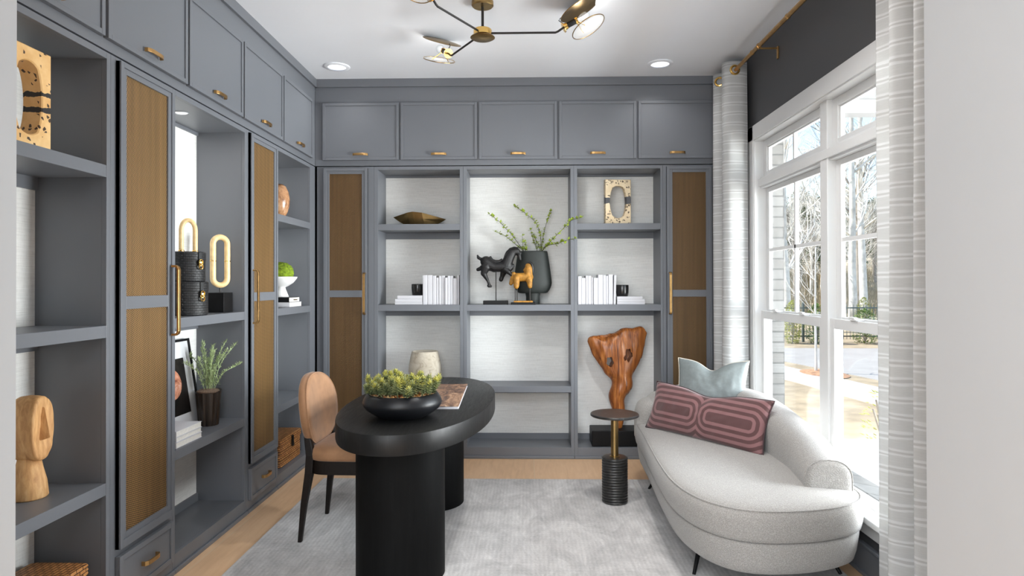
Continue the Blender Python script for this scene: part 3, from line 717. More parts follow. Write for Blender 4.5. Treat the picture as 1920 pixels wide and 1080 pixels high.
# ================================================================ chair
cr = thing('dining_chair', 'camel velvet chair with oval back and dark wooden legs at the desk', 'chair', (-.975, 3.645, .011), -.03)
zf = .0
def leg(path, w):
    m = MB(); rings = []
    for (x, y, z), q in zip(path, w):
        rings.append([(x-q, y-q, z), (x+q, y-q, z), (x+q, y+q, z), (x-q, y+q, z)])
    m.loft(rings); return m.build('leg', 'legwood', cr, bevel=.004)
for s in (-1, 1):
    leg([(-.242, s*.213, 0), (-.222, s*.206, .2), (-.196, s*.197, .37), (-.192, s*.190, .46), (-.214, s*.172, .56), (-.228, s*.145, .60)], [.011, .016, .021, .021, .018, .012])
    leg([(.222, s*.200, 0), (.215, s*.198, .2), (.205, s*.192, .37), (.203, s*.19, .40)], [.011, .015, .019, .019])
m = MB(); P = super_pts(.222, .222, 5, 64, 0, (.012, 0)); m.loft([[(x, y, z) for x, y in P] for z in (.362, .440)]); m.build('seat_rail', 'legwood', cr, bevel=.005)
m = MB(); C = (.014, 0)
m.loft([[(C[0]+x*s, y*s, z) for x, y in super_pts(.232, .236, 4.5, 72)] for s, z in ((.95, .436), (.99, .441), (1.0, .455), (.995, .474), (.97, .490), (.90, .503), (.72, .512), (.45, .517), (.15, .519))]); m.build('seat', 'velvet', cr, 'all')
def back_pt(u, v, off):   # u across, v up, in unit oval; off = thickness
    z = .682+v*.200; x = -.222-(z-.55)*.12+.028*(u*u)
    return (x+off, u*.243, z)
m = MB(); rings = []
for s, off in ((.02, .038), (.5, .037), (.8, .034), (.93, .029), (.985, .020), (1.0, .006), (1.0, -.008), (.985, -.020), (.93, -.026), (.5, -.030), (.02, -.031)):
    rings.append([back_pt(x*s, y*s*(1 if y > 0 else .97), off) for x, y in super_pts(1, 1, 2.25, 72)])
m.loft(rings); m.build('backrest', 'velvet', cr, 'all')
m = MB(); m.tube([back_pt(x*.985, y*.985*(1 if y > 0 else .97), .021) for x, y in super_pts(1, 1, 2.25, 72)], .0035, 6, closed=True); m.build('piping', 'velvet', cr, True)

# ================================================================ chaise
cs = thing('chaise_longue', 'oatmeal boucle chaise longue with curved back under the window', 'chaise longue', (1.15, 3.7, .011))
OUT = [(.752, 4.40), (.768, 4.55), (.88, 4.63), (1.08, 4.645), (1.28, 4.63), (1.44, 4.56), (1.53, 4.40), (1.552, 4.1), (1.555, 3.7), (1.553, 3.4), (1.556, 3.15), (1.535, 2.985), (1.445, 2.868), (1.275, 2.788), (1.09, 2.757), (.945, 2.772), (.83, 2.845), (.748, 2.985), (.708, 3.20), (.708, 3.50), (.725, 3.85), (.742, 4.15)]
OP = spline([(x, y, 0) for x, y in OUT], 7)
def offset(P, d):
    n = len(P); o = []
    for i in range(n):
        t = (P[(i+1) % n]-P[i-1]).normalized(); nn = Vector((-t.y, t.x, 0)) ; o.append(P[i]+nn*d)
    return o
A = sum(OP[i].x*OP[(i+1) % len(OP)].y-OP[(i+1) % len(OP)].x*OP[i].y for i in range(len(OP)))
SG = 1 if A > 0 else -1     # inward normal sign
def rings_of(prof):
    return [[(p.x, p.y, z) for p in offset(OP, SG*d)] for d, z in prof]
cen = Vector((1.14, 3.7, 0))
def shrink(s, z): return [(cen.x+(p.x-cen.x)*s, cen.y+(p.y-cen.y)*s, z) for p in OP]
m = MB(); m.loft(rings_of([(.05, .282), (.018, .284), (.004, .292), (0, .31), (-.006, .345), (-.005, .385), (.001, .412), (.008, .423), (.03, .432), (.065, .439)])+[shrink(.76, .4445), shrink(.55, .449), shrink(.3, .451), shrink(.05, .452)])
m.build('seat_cushion', 'boucle', cs, 'all', world=True)
m = MB(); m.tube([(p.x, p.y, .4245) for p in offset(OP, SG*.007)], .0032, 6, closed=True); m.build('cushion_seam', 'boucle', cs, True, world=True)
m = MB(); m.loft(rings_of([(.09, .134), (.052, .137), (.034, .150), (.024, .185), (.016, .235), (.012, .272), (.02, .282), (.06, .284)])); m.build('base', 'boucle', cs, 'all', world=True)
BP = spline([(1.405, 3.035, .572), (1.420, 3.15, .593), (1.447, 3.35, .628), (1.447, 3.65, .675), (1.442, 3.95, .706), (1.415, 4.22, .712), (1.33, 4.41, .705), (1.18, 4.505, .695), (1.02, 4.525, .680), (.90, 4.518, .640), (.845, 4.512, .600)], 8, False)
def section(p, t, top, w, ins=0):
    n = Vector((t.y, -t.x, 0)).normalized(); o = []; z0 = .33
    ww = w-ins; tp = top-ins
    # inner side, crown, outer side
    for q, z in ((-.93, z0), (-.97, z0+(tp-z0)*.3), (-1.0, z0+(tp-z0)*.58)): o.append((q*ww, z))
    for k in range(13):
        a = PI-PI*k/12; hr = min(.095, (tp-z0)*.42)
        o.append((math.copysign(abs(math.cos(a))**.8, math.cos(a))*ww, tp-hr+hr*abs(math.sin(a))**.8))
    for q, z in ((1.0, z0+(tp-z0)*.5), (1.0, z0+(tp-z0)*.25), (.98, z0)): o.append((q*ww, z))
    return [(p.x+n.x*q, p.y+n.y*q, z) for q, z in o]
m = MB(); rings = []; nb = len(BP)
for i, p in enumerate(BP):
    t = (BP[min(i+1, nb-1)]-BP[max(i-1, 0)]); t.z = 0; t.normalize()
    if i == 0:
        rings.append(section(p-t*.012, t, p.z, .106, .03)); rings.append(section(p-t*.010, t, p.z, .106, .012)); rings.append(section(p-t*.004, t, p.z, .106, .003))
        pipe = section(p-t*.003, t, p.z, .106, .0)
    w = .106
    rings.append(section(p, t, p.z, w))
    if i == nb-1:
        for k in range(1, 7):
            a = PI/2*k/6; rings.append(section(p+t*.09*math.sin(a), t, .45+(p.z-.45)*(.35+.65*math.cos(a)), w*(.25+.75*math.cos(a))))
m.loft(rings); m.build('backrest', 'boucle', cs, 'all', world=True)
m = MB(); m.tube(pipe, .0032, 6); m.build('back_seam', 'boucle', cs, True, world=True)
for (fx, fy, tx, ty) in ((.792, 3.085, .86, 3.20), (.822, 4.37, .88, 4.28), (1.492, 3.10, 1.43, 3.18), (1.45, 4.50, 1.38, 4.40)):
    m = MB(); m.tube([(fx, fy, .011), (tx, ty, .145)], [.008, .015], 12); m.build('leg', 'black', cs, True, world=True)

def pillow(name, label, w, h, t, mat, pipemat, loc, rot, dip=0, seed=1, ear=.05, group=None):
    r = thing(name, label, 'pillow', loc); r.rotation_euler = rot
    N, K = 46, 34; random.seed(seed)
    def P(u, v, sgn):
        pu, pv = max(0, 1-u*u), max(0, 1-v*v)
        x = u*w/2*(1-ear*pv*abs(u)**2); z = h/2+v*h/2*(1-ear*1.1*pu*abs(v)**2)
        th = t/2*(pu**.42)*(pv**.42)
        z -= dip*math.exp(-((u-.02)/.34)**2)*((v+1)/2)**2
        if dip: th *= 1-.35*math.exp(-(u/.16)**2)*max(0, v)
        q = Vector((u*w*6, sgn*2+seed, v*h*6)); wr = (noise.noise(q)*.010+noise.noise(q*2.6)*.005)*(pu*pv)**.3
        return (x, sgn*(th+wr*th/(t/2+1e-6)), z)
    m = MB()
    for sgn in (-1, 1): m.grid(lambda i, j: P(-1+2*i/(N-1), -1+2*j/(K-1), sgn), N, K)
    m.build('cover', mat, r, 'all', weld=True)
    e = []
    for i in range(N): e.append(P(-1+2*i/(N-1), -1, 1))
    for j in range(1, K): e.append(P(1, -1+2*j/(K-1), 1))
    for i in range(1, N): e.append(P(1-2*i/(N-1), 1, 1))
    for j in range(1, K-1): e.append(P(-1, 1-2*j/(K-1), 1))
    p = MB(); p.tube(e, .0034, 6, closed=True); p.build('piping', pipemat, r, True)
    return r
pillow('throw_pillow', 'blue-grey linen throw pillow with cream piping behind the plum lumbar pillow', .46, .42, .15, 'greypil', 'cream', (1.175, 4.185, .505), (math.radians(-24), 0, math.radians(-25)), .060, 4, .09)
pillow('lumbar_pillow', 'long plum lumbar pillow with track-stripe pattern on the chaise', .90, .315, .13, 'plum', 'darkpipe', (1.045, 3.945, .440), (math.radians(-20), math.radians(0), math.radians(-55.6)), .035, 9, .05)

# ================================================================ drinks table
dt = thing('drinks_table', 'small round black marble table on a ribbed stone drum beside the chaise', 'side table', (.556, 4.105, .011))
m = MB(); m.lathe([(.004, .545), (.148, .545), (.1535, .549), (.1535, .558), (.149, .562), (.004, .562)], seg=64); m.build('table_top', 'marble', dt, True)
m = MB(); m.lathe([(.0235, .285), (.0235, .546)], seg=28); m.lathe([(.032, .285), (.032, .291), (.024, .294)], seg=28); m.build('stem', 'antique', dt, True)
prof = [(.004, 0), (.070, 0)]; nr = 17
for k in range(nr):
    z0 = .002+k*.0168
    for q in range(7):
        a = -PI/2+PI*q/6; prof.append((.0745+.0075*math.cos(a)+.0, z0+.0084+.0082*math.sin(a)))
prof += [(.066, .2885), (.004, .2885)]
m = MB(); m.lathe(prof, seg=56); m.build('ribbed_drum', 'marble', dt, 'all')

# ================================================================ back wall, left bookcase
fb = thing('folded_bowl', 'folded antique brass bowl on the top left shelf of the back wall', 'bowl', (-.885, 5.285, 1.881))
t_ = [(-.215, 0, .070), (-.09, -.070, .100), (-.045, -.085, .106), (.03, -.085, .098), (.215, 0, .052), (.03, .08, .070), (-.09, .085, .118), (-.13, .06, .098)]
b_ = [(-.105, 0, 0), (-.07, -.035, 0), (-.03, -.045, 0), (.05, -.042, 0), (.115, 0, 0), (.05, .04, 0), (-.05, .042, 0), (-.085, .03, 0)]
m = MB(); mid = [tuple(Vector(a).lerp(Vector(b), .55)+Vector((0, 0, -.004))) for a, b in zip(b_, t_)]
m.loft([b_, mid, t_], True, False); o = m.build('bowl_shell', 'antique', fb); md = o.modifiers.new('t', 'SOLIDIFY'); md.thickness = .004; md.offset = 1
def make_book(x0, x1, h, y0, d, z, label, group, lean=0):
    r = thing('white_book', label, 'book', ((x0+x1)/2, y0, z), 0, group); w = x1-x0; c = .0022
    if lean: r.rotation_euler = (0, lean, 0)
    m = MB(); sp = [(-w/2+.0004, .004), (-w/2+.0012, .0012), (-w/4, .0), (w/4, .0), (w/2-.0012, .0012), (w/2-.0004, .004), (w/2-.0004, d), (w/2-c, d), (w/2-c, c+.002), (-w/2+c, c+.002), (-w/2+c, d), (-w/2+.0004, d)]
    m.loft([[(x, y, 0) for x, y in sp], [(x, y, h) for x, y in sp]]); m.build('cover', 'whitebook', r)
    p = MB(); p.box(-w/2+c, w/2-c, c+.003, d-.004, .003, h-.004); p.build('page_block', 'paper', r)
    return r
def flat_book(x0, x1, y0, y1, z, t, label, group, mat='whitebook', rz=0, name='white_book'):
    r = thing(name, label, 'book', ((x0+x1)/2, (y0+y1)/2, z), rz, group); a, b = (x1-x0)/2, (y1-y0)/2; c = .0022
    m = MB(); m.box(-a, a, -b, b, 0, c); m.box(-a, a, -b, b, t-c, t-.0003); m.box(-a, a, -b, -b+c, c, t-c); m.build('cover', mat, r, bevel=.0006)
    p = MB(); p.box(-a+.003, a-.003, -b+c, b-.003, c, t-c); p.build('page_block', 'paper', r)
    return r
ordw = ['first', 'second', 'third', 'fourth', 'fifth', 'sixth', 'seventh', 'eighth', 'ninth', 'tenth', 'eleventh']
SZ = 1.2315
def X5(px): return (px-988)*5.17/1204
le = [791.8, 800.7, 810, 817.3, 822.2, 826.7, 833.8, 838.9, 843.6, 849.3, 856.7, 861.0]; lt = [516.2, 516.2, 517.3, 521, 517.8, 517.3, 521, 517.8, 517.8, 522.2, 516.6]
random.seed(5)
for i in range(11):
    make_book(X5(le[i])+.0003, X5(le[i+1])-.0003, (571.5-lt[i])*5.19/1204, 5.165+random.uniform(0, .012), .165, SZ, 'upright white book, %s from the black cup in the shelf below the brass bowl' % ordw[i], 'white books upright under the brass bowl')
re_ = [1083.2, 1090.2, 1097.8, 1102.3, 1108.4, 1112.4, 1121, 1130.3, 1136, 1140.2, 1149]; rt = [518.6, 521.7, 517.5, 518, 520.5, 521.4, 515.8, 516.7, 517.5, 515.3]
for i in range(10):
    make_book(X5(re_[i])+.0003, X5(re_[i+1])-.0003, (571.0-rt[i])*5.19/1204, 5.165+random.uniform(0, .012), .165, SZ, 'upright white book, %s from the left in the row below the terrazzo frame' % ordw[i], 'white books upright under the terrazzo frame')
make_book(X5(1149.2)+.002, X5(1153.6)+.002, .236, 5.17, .165, SZ, 'slim white book leaning at the right end of the row below the terrazzo frame', 'white books upright under the terrazzo frame', math.radians(1.2))
stk = 'flat white books below the brass bowl'
for (a, b, z, t, nm) in ((739.2, 791.5, 0, .0205, 'bottom'), (739.4, 791.2, .0206, .0255, 'middle'), (744, 791.4, .0463, .0275, 'topmost')):
    flat_book(X5(a), X5(b)-.001, 5.175, 5.345, SZ+z, t, 'flat white book, %s of the three under the left black cup' % nm, stk)
stk = 'flat white books below the terrazzo frame'
for (a, b, z, t, nm) in ((1155.2, 1207.8, 0, .0205, 'bottom'), (1155.6, 1207.5, .0206, .0215, 'middle'), (1155.4, 1203.5, .0423, .021, 'topmost')):
    flat_book(X5(a)+.005, X5(b)+.002, 5.175, 5.345, SZ+z, t, 'flat white book, %s of the three under the right black cup' % nm, stk)
def cup(x, y, z, label):
    r = thing('black_cup', label, 'cup', (x, y, z), 0, 'black cups on the back shelves')
    m = MB(); prof = [(.004, 0), (.040, 0), (.046, .004), (.050, .030), (.0525, .060), (.0515, .088), (.0495, .093), (.046, .090), (.047, .060), (.044, .012), (.004, .010)]
    m.lathe(prof, seg=40); o = m.build('cup_body', 'cupglaze', r, 'all')
    for v in o.data.vertices:
        a = math.atan2(v.co.y, v.co.x); k = 1+.03*noise.noise(Vector((math.cos(a)*2.2, math.sin(a)*2.2, v.co.z*25))); v.co.x *= k; v.co.y *= k
cup(X5(780), 5.24, SZ+.0741, 'glossy black cup on the flat white books below the brass bowl')
cup(X5(1168.5), 5.24, SZ+.0636, 'glossy black cup on the flat white books below the terrazzo frame')
ur = thing('clay_urn', 'weathered pale clay urn on the shelf behind the desk', 'urn', (-.838, 5.26, .5785))
m = MB(); m.lathe([(.004, 0), (.085, 0), (.105, .012), (.126, .06), (.134, .11), (.130, .16), (.118, .225), (.108, .262), (.106, .268), (.099, .270), (.094, .264), (.104, .22), (.112, .12), (.08, .03), (.004, .02)], seg=56); m.build('urn_body', 'urn', ur, 'all')

# ================================================================ back wall, middle bookcase: horses, vase, branches
K = .00096
def blob_horse():
    hb = thing('horse_sculpture', 'carved black horse with raised forelegs on a metal stand', 'sculpture', ((929.5-988)*5.215/1204, 5.215, SZ), 0, 'horse sculptures')
    T = lambda x, y: ((x-313)*K, (952-y)*K)
    m = MB()
    def seg(a, ra, b, rb, ya=0, yb=0):
        (x0, z0), (x1, z1) = T(*a), T(*b); capsule(m, (x0, ya, z0), ra*K, (x1, yb, z1), rb*K, 14)
    seg((232, 592), 50, (300, 640), 42); seg((300, 636), 43, (400, 632), 46); seg((250, 620), 50, (330, 640), 40)
    seg((400, 625), 48, (425, 560), 44); seg((425, 560), 44, (452, 515), 36); seg((452, 515), 35, (492, 500), 27); seg((480, 505), 28, (512, 520), 23)
    seg((508, 515), 22, (516, 568), 14); seg((513, 540), 17, (520, 572), 13)
    seg((500, 480), 6, (506, 466), 4, -.012, -.014); seg((500, 480), 6, (506, 466), 4, .012, .014)
    seg((410, 600), 40, (430, 640), 34); seg((425, 640), 30, (455, 625), 18)
    # tail, hind legs, forelegs
    seg((195, 572), 14, (165, 556), 13); seg((168, 560), 12, (160, 540), 9)
    seg((230, 640), 40, (212, 690), 26, -.018, -.022); seg((212, 690), 24, (248, 752), 13, -.022, -.024); seg((248, 752), 12, (262, 790), 12, -.024, -.024); seg((256, 795), 15, (272, 798), 12, -.024, -.024)
    seg((222, 632), 34, (195, 640), 22, .022, .03); seg((200, 642), 20, (160, 656), 16, .03, .034)
    seg((395, 655), 30, (425, 680), 20, -.02, -.03); seg((425, 680), 18, (462, 716), 14, -.03, -.034); seg((462, 716), 14, (450, 752), 12, -.034, -.034)
    seg((385, 660), 32, (366, 715), 20, .02, .03); seg((366, 715), 19, (356, 742), 19, .03, .03)
    o = remeshed(m, 'horse_body', 'blackpaint', hb, .0032, 5, .5)
    s = MB()   # saddle, mane
    P = [T(x, y) for x, y in ((262, 548), (280, 580), (310, 594), (345, 592), (372, 572))]
    s.tube([(x, 0, z) for x, z in P], [.012, .016, .018, .017, .012], 10); s.build('saddle', 'blackpaint', hb, True)
    q = MB(); P = [T(x, y) for x, y in ((388, 575), (392, 545), (408, 512), (436, 484), (470, 472), (500, 474))]
    q.tube([(x, 0, z) for x, z in P], [.006, .009, .010, .010, .009, .005], 8); q.build('mane', 'blackpaint', hb, True)
    st = MB(); st.tube([(.002, 0, .026), (.002, 0, .270)], .0042, 8); st.build('rod', 'blackmetal', hb, True)
    b = MB(); b.box(-.100, .100, -.05, .05, 0, .031); b.build('stand_base', 'black', hb, bevel=.002)
blob_horse()
def ochre_horse():
    h = thing('horse_sculpture', 'ochre painted horse with dark mane on thin black legs', 'sculpture', ((981-988)*5.18/1204, 5.185, SZ), 0, 'horse sculptures')
    T = lambda x, y: ((x-543)*K, (952-y)*K); m = MB()
    def seg(a, ra, b, rb, ya=0, yb=0):
        (x0, z0), (x1, z1) = T(*a), T(*b); capsule(m, (x0, ya, z0), ra*K, (x1, yb, z1), rb*K, 12)
    seg((490, 722), 36, (590, 722), 38); seg((485, 735), 30, (485, 800), 22, -.015, -.018); seg((492, 735), 28, (492, 790), 20, .018, .02)
    seg((592, 735), 30, (600, 800), 19, -.015, -.018); seg((590, 735), 26, (596, 790), 18, .018, .02)
    seg((452, 715), 14, (440, 775), 17); seg((462, 700), 22, (452, 760), 20); seg((585, 700), 36, (590, 650), 32); seg((590, 650), 30, (585, 632), 27); seg((575, 650), 22, (556, 664), 14)
    remeshed(m, 'horse_body', 'ochre', h, .0034, 3, .5)
    q = MB(); P = [T(x, y) for x, y in ((578, 606), (596, 602), (612, 612), (622, 640), (624, 690))]
    q.tube([(x, 0, z) for x, z in P], [.010, .014, .014, .012, .006], 8); q.build('mane', 'blackpaint', h, True)
    for x, y in ((477, -.018), (492, .02), (600, -.018), (596, .02)):
        l = MB(); l.tube([(T(x, 0)[0], y, .030), (T(x, 0)[0], y, .150)], .0036, 8); l.build('leg', 'blackmetal', h, True)
    b = MB(); b.box(-.077, .077, -.036, .036, .017, .030); b.build('ochre_plinth', 'ochre', h, bevel=.002)
    b = MB(); b.box(-.100, .100, -.045, .045, 0, .017); b.build('stand_base', 'black', h, bevel=.002)
ochre_horse()
va = thing('stoneware_vase', 'large dark green stoneware vase holding budding branches', 'vase', (.048, 5.318, SZ))
m = MB(); m.lathe([(.004, .089), (.105, .089), (.122, .094), (.140, .118), (.154, .150), (.158, .175), (.155, .210), (.145, .285), (.134, .360), (.124, .425), (.121, .436), (.117, .436), (.119, .42), (.138, .30), (.145, .18), (.11, .105), (.004, .10)], seg=64, sy=.70); m.build('vase_body', 'greenvase', va, 'all')
m = MB(); m.lathe([(.004, 0), (.054, 0), (.056, .004), (.056, .060), (.062, .092), (.004, .092)], (.0, 0, 0), 40); m.build('foot', 'greenvase', va, True)
BR = [([(545, 500), (530, 470), (450, 360), (385, 290), (330, 235), (262, 185)], 'longest leafy branch arching to the left from the green vase', 0),
      ([(550, 500), (515, 470), (430, 395), (370, 355), (305, 330)], 'lower leafy branch reaching left from the green vase', .03),
      ([(690, 500), (695, 470), (690, 370), (660, 270), (610, 215), (540, 160), (466, 113)], 'tallest leafy branch curving up and left from the green vase', -.01),
      ([(695, 500), (700, 470), (715, 370), (745, 250), (780, 165)], 'straight upright leafy branch at the right of the tallest branch', .04),
      ([(700, 500), (715, 485), (790, 400), (880, 310), (950, 240), (1035, 215)], 'long leafy branch reaching up right across the cabinet stile', -.27),
      ([(705, 500), (740, 455), (830, 435), (900, 410), (985, 390)], 'low leafy branch reaching right from the green vase', -.28),
      ([(660, 500), (655, 470), (630, 400), (610, 318)], 'short leafy twig left of centre above the green vase rim', .01),
      ([(680, 500), (685, 470), (650, 395), (636, 348)], 'short leafy twig in the centre above the green vase rim', -.03),
      ([(548, 500), (545, 470), (537, 368)], 'short upright leafy twig beside the black horse ears', -.04),
      ([(565, 500), (568, 470), (560, 420)], 'shortest leafy twig between the horse and the vase centre', -.02)]
for P2, lab, dy in BR:
    n = len(P2); random.seed(len(lab))
    base = Vector((.048, 5.318, SZ)); pts = []
    for i, (x, y) in enumerate(P2):
        t = i/(n-1); yy = 5.318+dy*t; px = 860+x/4.5; py = 360+y/4.5
        pts.append(Vector(((px-988)*yy/1204-.048, yy-5.318, 1.3966+(532-py)*yy/1204-SZ)))
    pts[0].x = max(-.085, min(.085, pts[0].x)); pts[0].z = .425
    inside = Vector((pts[0].x*.5, 0, .20)); C = spline([inside]+pts, 8, False)
    r = thing('budding_branch', lab, 'branch', tuple(base), 0, 'branches in the green vase')
    m = MB(); k = len(C); m.tube([tuple(c) for c in C], [.0030-.0016*i/(k-1) for i in range(k)], 6); m.build('stem', 'twig', r, True)
    lf = MB(); L = sum((C[i+1]-C[i]).length for i in range(8, k-1)); nc = max(5, int(L/.030))
    for q in range(nc+1):
        f = .22+.78*q/nc; i = min(k-2, 8+int(f*(k-9))); c = C[i].lerp(C[i+1], random.random())
        if q == nc: c = C[-1]
        for w in range(random.randint(3, 5)):
            d = Vector((random.uniform(-1, 1), random.uniform(-1, .6), random.uniform(-.5, 1)))
            leaf(lf, c, d, random.uniform(.020, .034), random.uniform(.008, .013), thick=.1)
    lf.build('leaves', 'lime', r, fix=False)

# ================================================================ back wall, right bookcase
def stadium(a, b, N):     # rounded slot: half width a, half height b
    out = []
    for k in range(N):
        t = 2*PI*k/N; c, s = math.cos(t), math.sin(t); out.append((a*c, (b-a)*max(-1, min(1, s*1.35))+a*s))
    return out
def rect_ring(a, b, N):
    out = []
    for k in range(N):
        t = 2*PI*k/N; c, s = math.cos(t), math.sin(t); q = 1/max(abs(c)/a, abs(s)/b)
        # map angle so that the corners of the rectangle are hit
        out.append((q*c, q*s))
    return out
def stone_frame(label, mat, loc, rz, w, h, d, hw, hh):
    r = thing('stone_frame', label, 'sculpture', loc, rz, 'stone slabs with an oval opening'); N = 120
    ins = stadium(hw/2, hh/2, N); outr = []
    ca = math.atan2(h, w)
    for (x, y) in ins:
        a = math.atan2(y, x*h/w*.9); c, s = math.cos(a), math.sin(a); q = 1/max(abs(c)/(w/2), abs(s)/(h/2)); outr.append((q*c, q*s))
    # put the nearest samples exactly on the corners
    for sx in (-1, 1):
        for sy in (-1, 1):
            k = min(range(N), key=lambda i: (outr[i][0]-sx*w/2)**2+(outr[i][1]-sy*h/2)**2); outr[k] = (sx*w/2, sy*h/2)
    e = .004
    sh = lambda P, k: [(x-math.copysign(min(k, abs(x)), x), y-math.copysign(min(k, abs(y)), y)) for x, y in P]
    R3 = lambda P, y: [(x, y, z+h/2) for x, z in P]
    grow = [(x*(1+e/(hw/2)), y*(1+e/(hh/2))) for x, y in ins]
    m = MB(); m.loft([R3(sh(outr, e), -d/2), R3(outr, -d/2+e), R3(outr, d/2-e), R3(sh(outr, e), d/2), R3(grow, d/2), R3(ins, d/2-e), R3(ins, -d/2+e), R3(grow, -d/2)], closed=True)
    m.build('slab', mat, r, True); return r
stone_frame('upright cream terrazzo slab with an oval opening on the right-hand back shelf', 'terrazzo', (.742, 5.275, 1.8813), .10, .212, .366, .058, .136, .262)
stone_frame('upright amber travertine slab with an oval opening on the top left shelf', 'travert', (-1.815, 2.255, 1.8843), PI/2, .215, .368, .075, .125, .262)

# root-wood sculpture
rs = thing('root_sculpture', 'polished root-wood sculpture flaring from a black base in the right bookcase', 'sculpture', (.742, 5.285, .0903))
m = MB(); m.box(-.222, .232, -.115, .105, 0, .128); m.build('base_block', 'black', rs, bevel=.006)
rows = [(1255, 372, 392), (1200, 366, 400), (1130, 360, 430), (1060, 345, 448), (1000, 332, 456), (950, 325, 458), (900, 305, 455), (850, 285, 443), (800, 282, 470), (750, 300, 520), (700, 322, 545), (650, 325, 545), (610, 308, 525), (560, 235, 540), (500, 205, 590), (440, 160, 625), (380, 110, 640), (320, 93, 655)]
topc = [(62, 215), (75, 175), (130, 155), (190, 185), (250, 190), (300, 150), (380, 125), (430, 85), (470, 75), (560, 85), (620, 60), (660, 60), (700, 125)]
def px(x, y): return (1090+x/5.69-988)*5.285/1204-.742, 1.3966+(532-600-y/5.69)*5.285/1204-.0903
m = MB(); rings = []; N = 56
def ring_row(Lx, Ly, Rx, Ry, topf, dep):
    o = []
    for k in range(N):
        a = 2*PI*k/N; u = (1-math.cos(a))/2; 
        if topf is None: x = Lx+(Rx-Lx)*u; y = Ly+(Ry-Ly)*u
        else: x, y = topf(u)
        X, Z = px(x, y); o.append((X, -dep*math.sin(a)*(.7+.3*abs(math.sin(a))), Z))
    return o
def topf(t):
    def f(u):
        q = u*(len(topc)-1); i = min(int(q), len(topc)-2); tx = topc[i][0]+(topc[i+1][0]-topc[i][0])*(q-i); ty = topc[i][1]+(topc[i+1][1]-topc[i][1])*(q-i)
        bx, by = 93+(655-93)*u, 320
        bx2 = bx+(tx-bx)*t
        return bx2, by+(ty-by)*t
    return f
for y, l, r_ in rows:
    wd = (r_-l)*.000769; dep = min(.105, max(.012, wd*.46 if wd < .2 else .075+wd*.03)); rings.append(ring_row(l, y, r_, y, None, dep))
for t in (.15, .3, .45, .6, .75, .88, .96, 1.0): rings.append(ring_row(0, 0, 0, 0, topf(t), .088*(1-.45*t**3)*(1 if t < .9 else (.8 if t < 1 else .45))))
m.loft(rings)
o = m.build('root_form', 'root', rs); sb = o.modifiers.new('s', 'SUBSURF'); sb.levels = 1; sb.render_levels = 1
rm = o.modifiers.new('r', 'REMESH'); rm.mode = 'VOXEL'; rm.voxel_size = .0055
bake(o)
def gnarl(co, n):
    q = Vector((co.x*9, co.y*9, co.z*5)); d = noise.noise(q)*.010+noise.noise(q*2.7+Vector((5, 1, 2)))*.002
    g = math.sin((co.x*1.3+co.z*.35+noise.noise(q*.6)*.12)*80)*.0012
    k = min(1, max(0, (co.z-.14)/.2))
    return co+n*(d+g)*k
for v in o.data.vertices: v.co = gnarl(v.co.copy(), v.normal.copy())
cut = MB()
for (cx, cy, rx, ry, rot) in ((288, 432, 36, 54, .12), (480, 360, 34, 70, .0), (500, 345, 20, 40, .6), (460, 380, 24, 40, -.5), (622, 440, 14, 40, -.2)):
    X, Z = px(cx, cy); pts = [(X+(rx*math.cos(2*PI*k/24)*math.cos(rot)-ry*math.sin(2*PI*k/24)*math.sin(rot))*.000769*(1+.12*math.sin(5*k)), Z+(rx*math.cos(2*PI*k/24)*math.sin(rot)+ry*math.sin(2*PI*k/24)*math.cos(rot))*.000769*(1+.12*math.sin(5*k))) for k in range(24)]
    cut.loft([[(x, -.2, z) for x, z in pts], [(x, .2 if cx < 300 else .045, z) for x, z in pts]])
co = cut.build('cutter', 'black', rs); bo = o.modifiers.new('b', 'BOOLEAN'); bo.object = co; bo.operation = 'DIFFERENCE'; bo.solver = 'EXACT'; bo.use_self = True
bpy.context.view_layer.update(); bake(o); bpy.data.objects.remove(co, do_unlink=True)
o.data.materials.clear(); o.data.materials.append(M['root'])
for p in o.data.polygons: p.use_smooth = True; p.material_index = 0
o.data.set_sharp_from_angle(angle=math.radians(50))

# ================================================================ left wall things
# carved head
hd = thing('carved_head', 'pale carved wooden head with a long nose on the lower left shelf', 'sculpture', (-1.884, 2.395, .5925), math.radians(2))
m = MB(); m.lathe([(.004, 0), (.058, 0), (.062, .006), (.055, .06), (.045, .11), (.036, .15), (.004, .155)], seg=48, sx=1.0, sy=1.0)
oc = m.build('neck', 'palewood', hd, 'all'); 
m = MB(); hs = []
for sx_, s in ((-.055, .05), (-.055, .72), (-.048, .90), (-.030, .99), (0, 1.03), (.030, 1.02), (.046, 1.0), (.054, .95), (.050, .80), (.047, .4), (.047, .05)):
    hs.append([(sx_, y*s, .262+z*s) for y, z in super_pts(.056, .121, 2.4, 56)])
m.loft(hs); oh = m.build('head', 'palewood', hd, 'all')
m = MB(); m.loft([[(.044, -.004, .345), (.044, .004, .345), (.058, .001, .340)], [(.044, -.012, .222), (.044, .012, .222), (.080, .0, .226)], [(.044, -.009, .217), (.044, .009, .217), (.050, 0, .217)]]); m.build('nose', 'palewood', hd, bevel=.002)
for o2 in (oc, oh):
    for v in o2.data.vertices:
        d = noise.noise(v.co*26)*.0035+noise.noise(Vector((v.co.x*90, v.co.y*90, v.co.z*14)))*.0014; v.co += v.co.normalized()*0+Vector((v.normal.x, v.normal.y, 0))*d
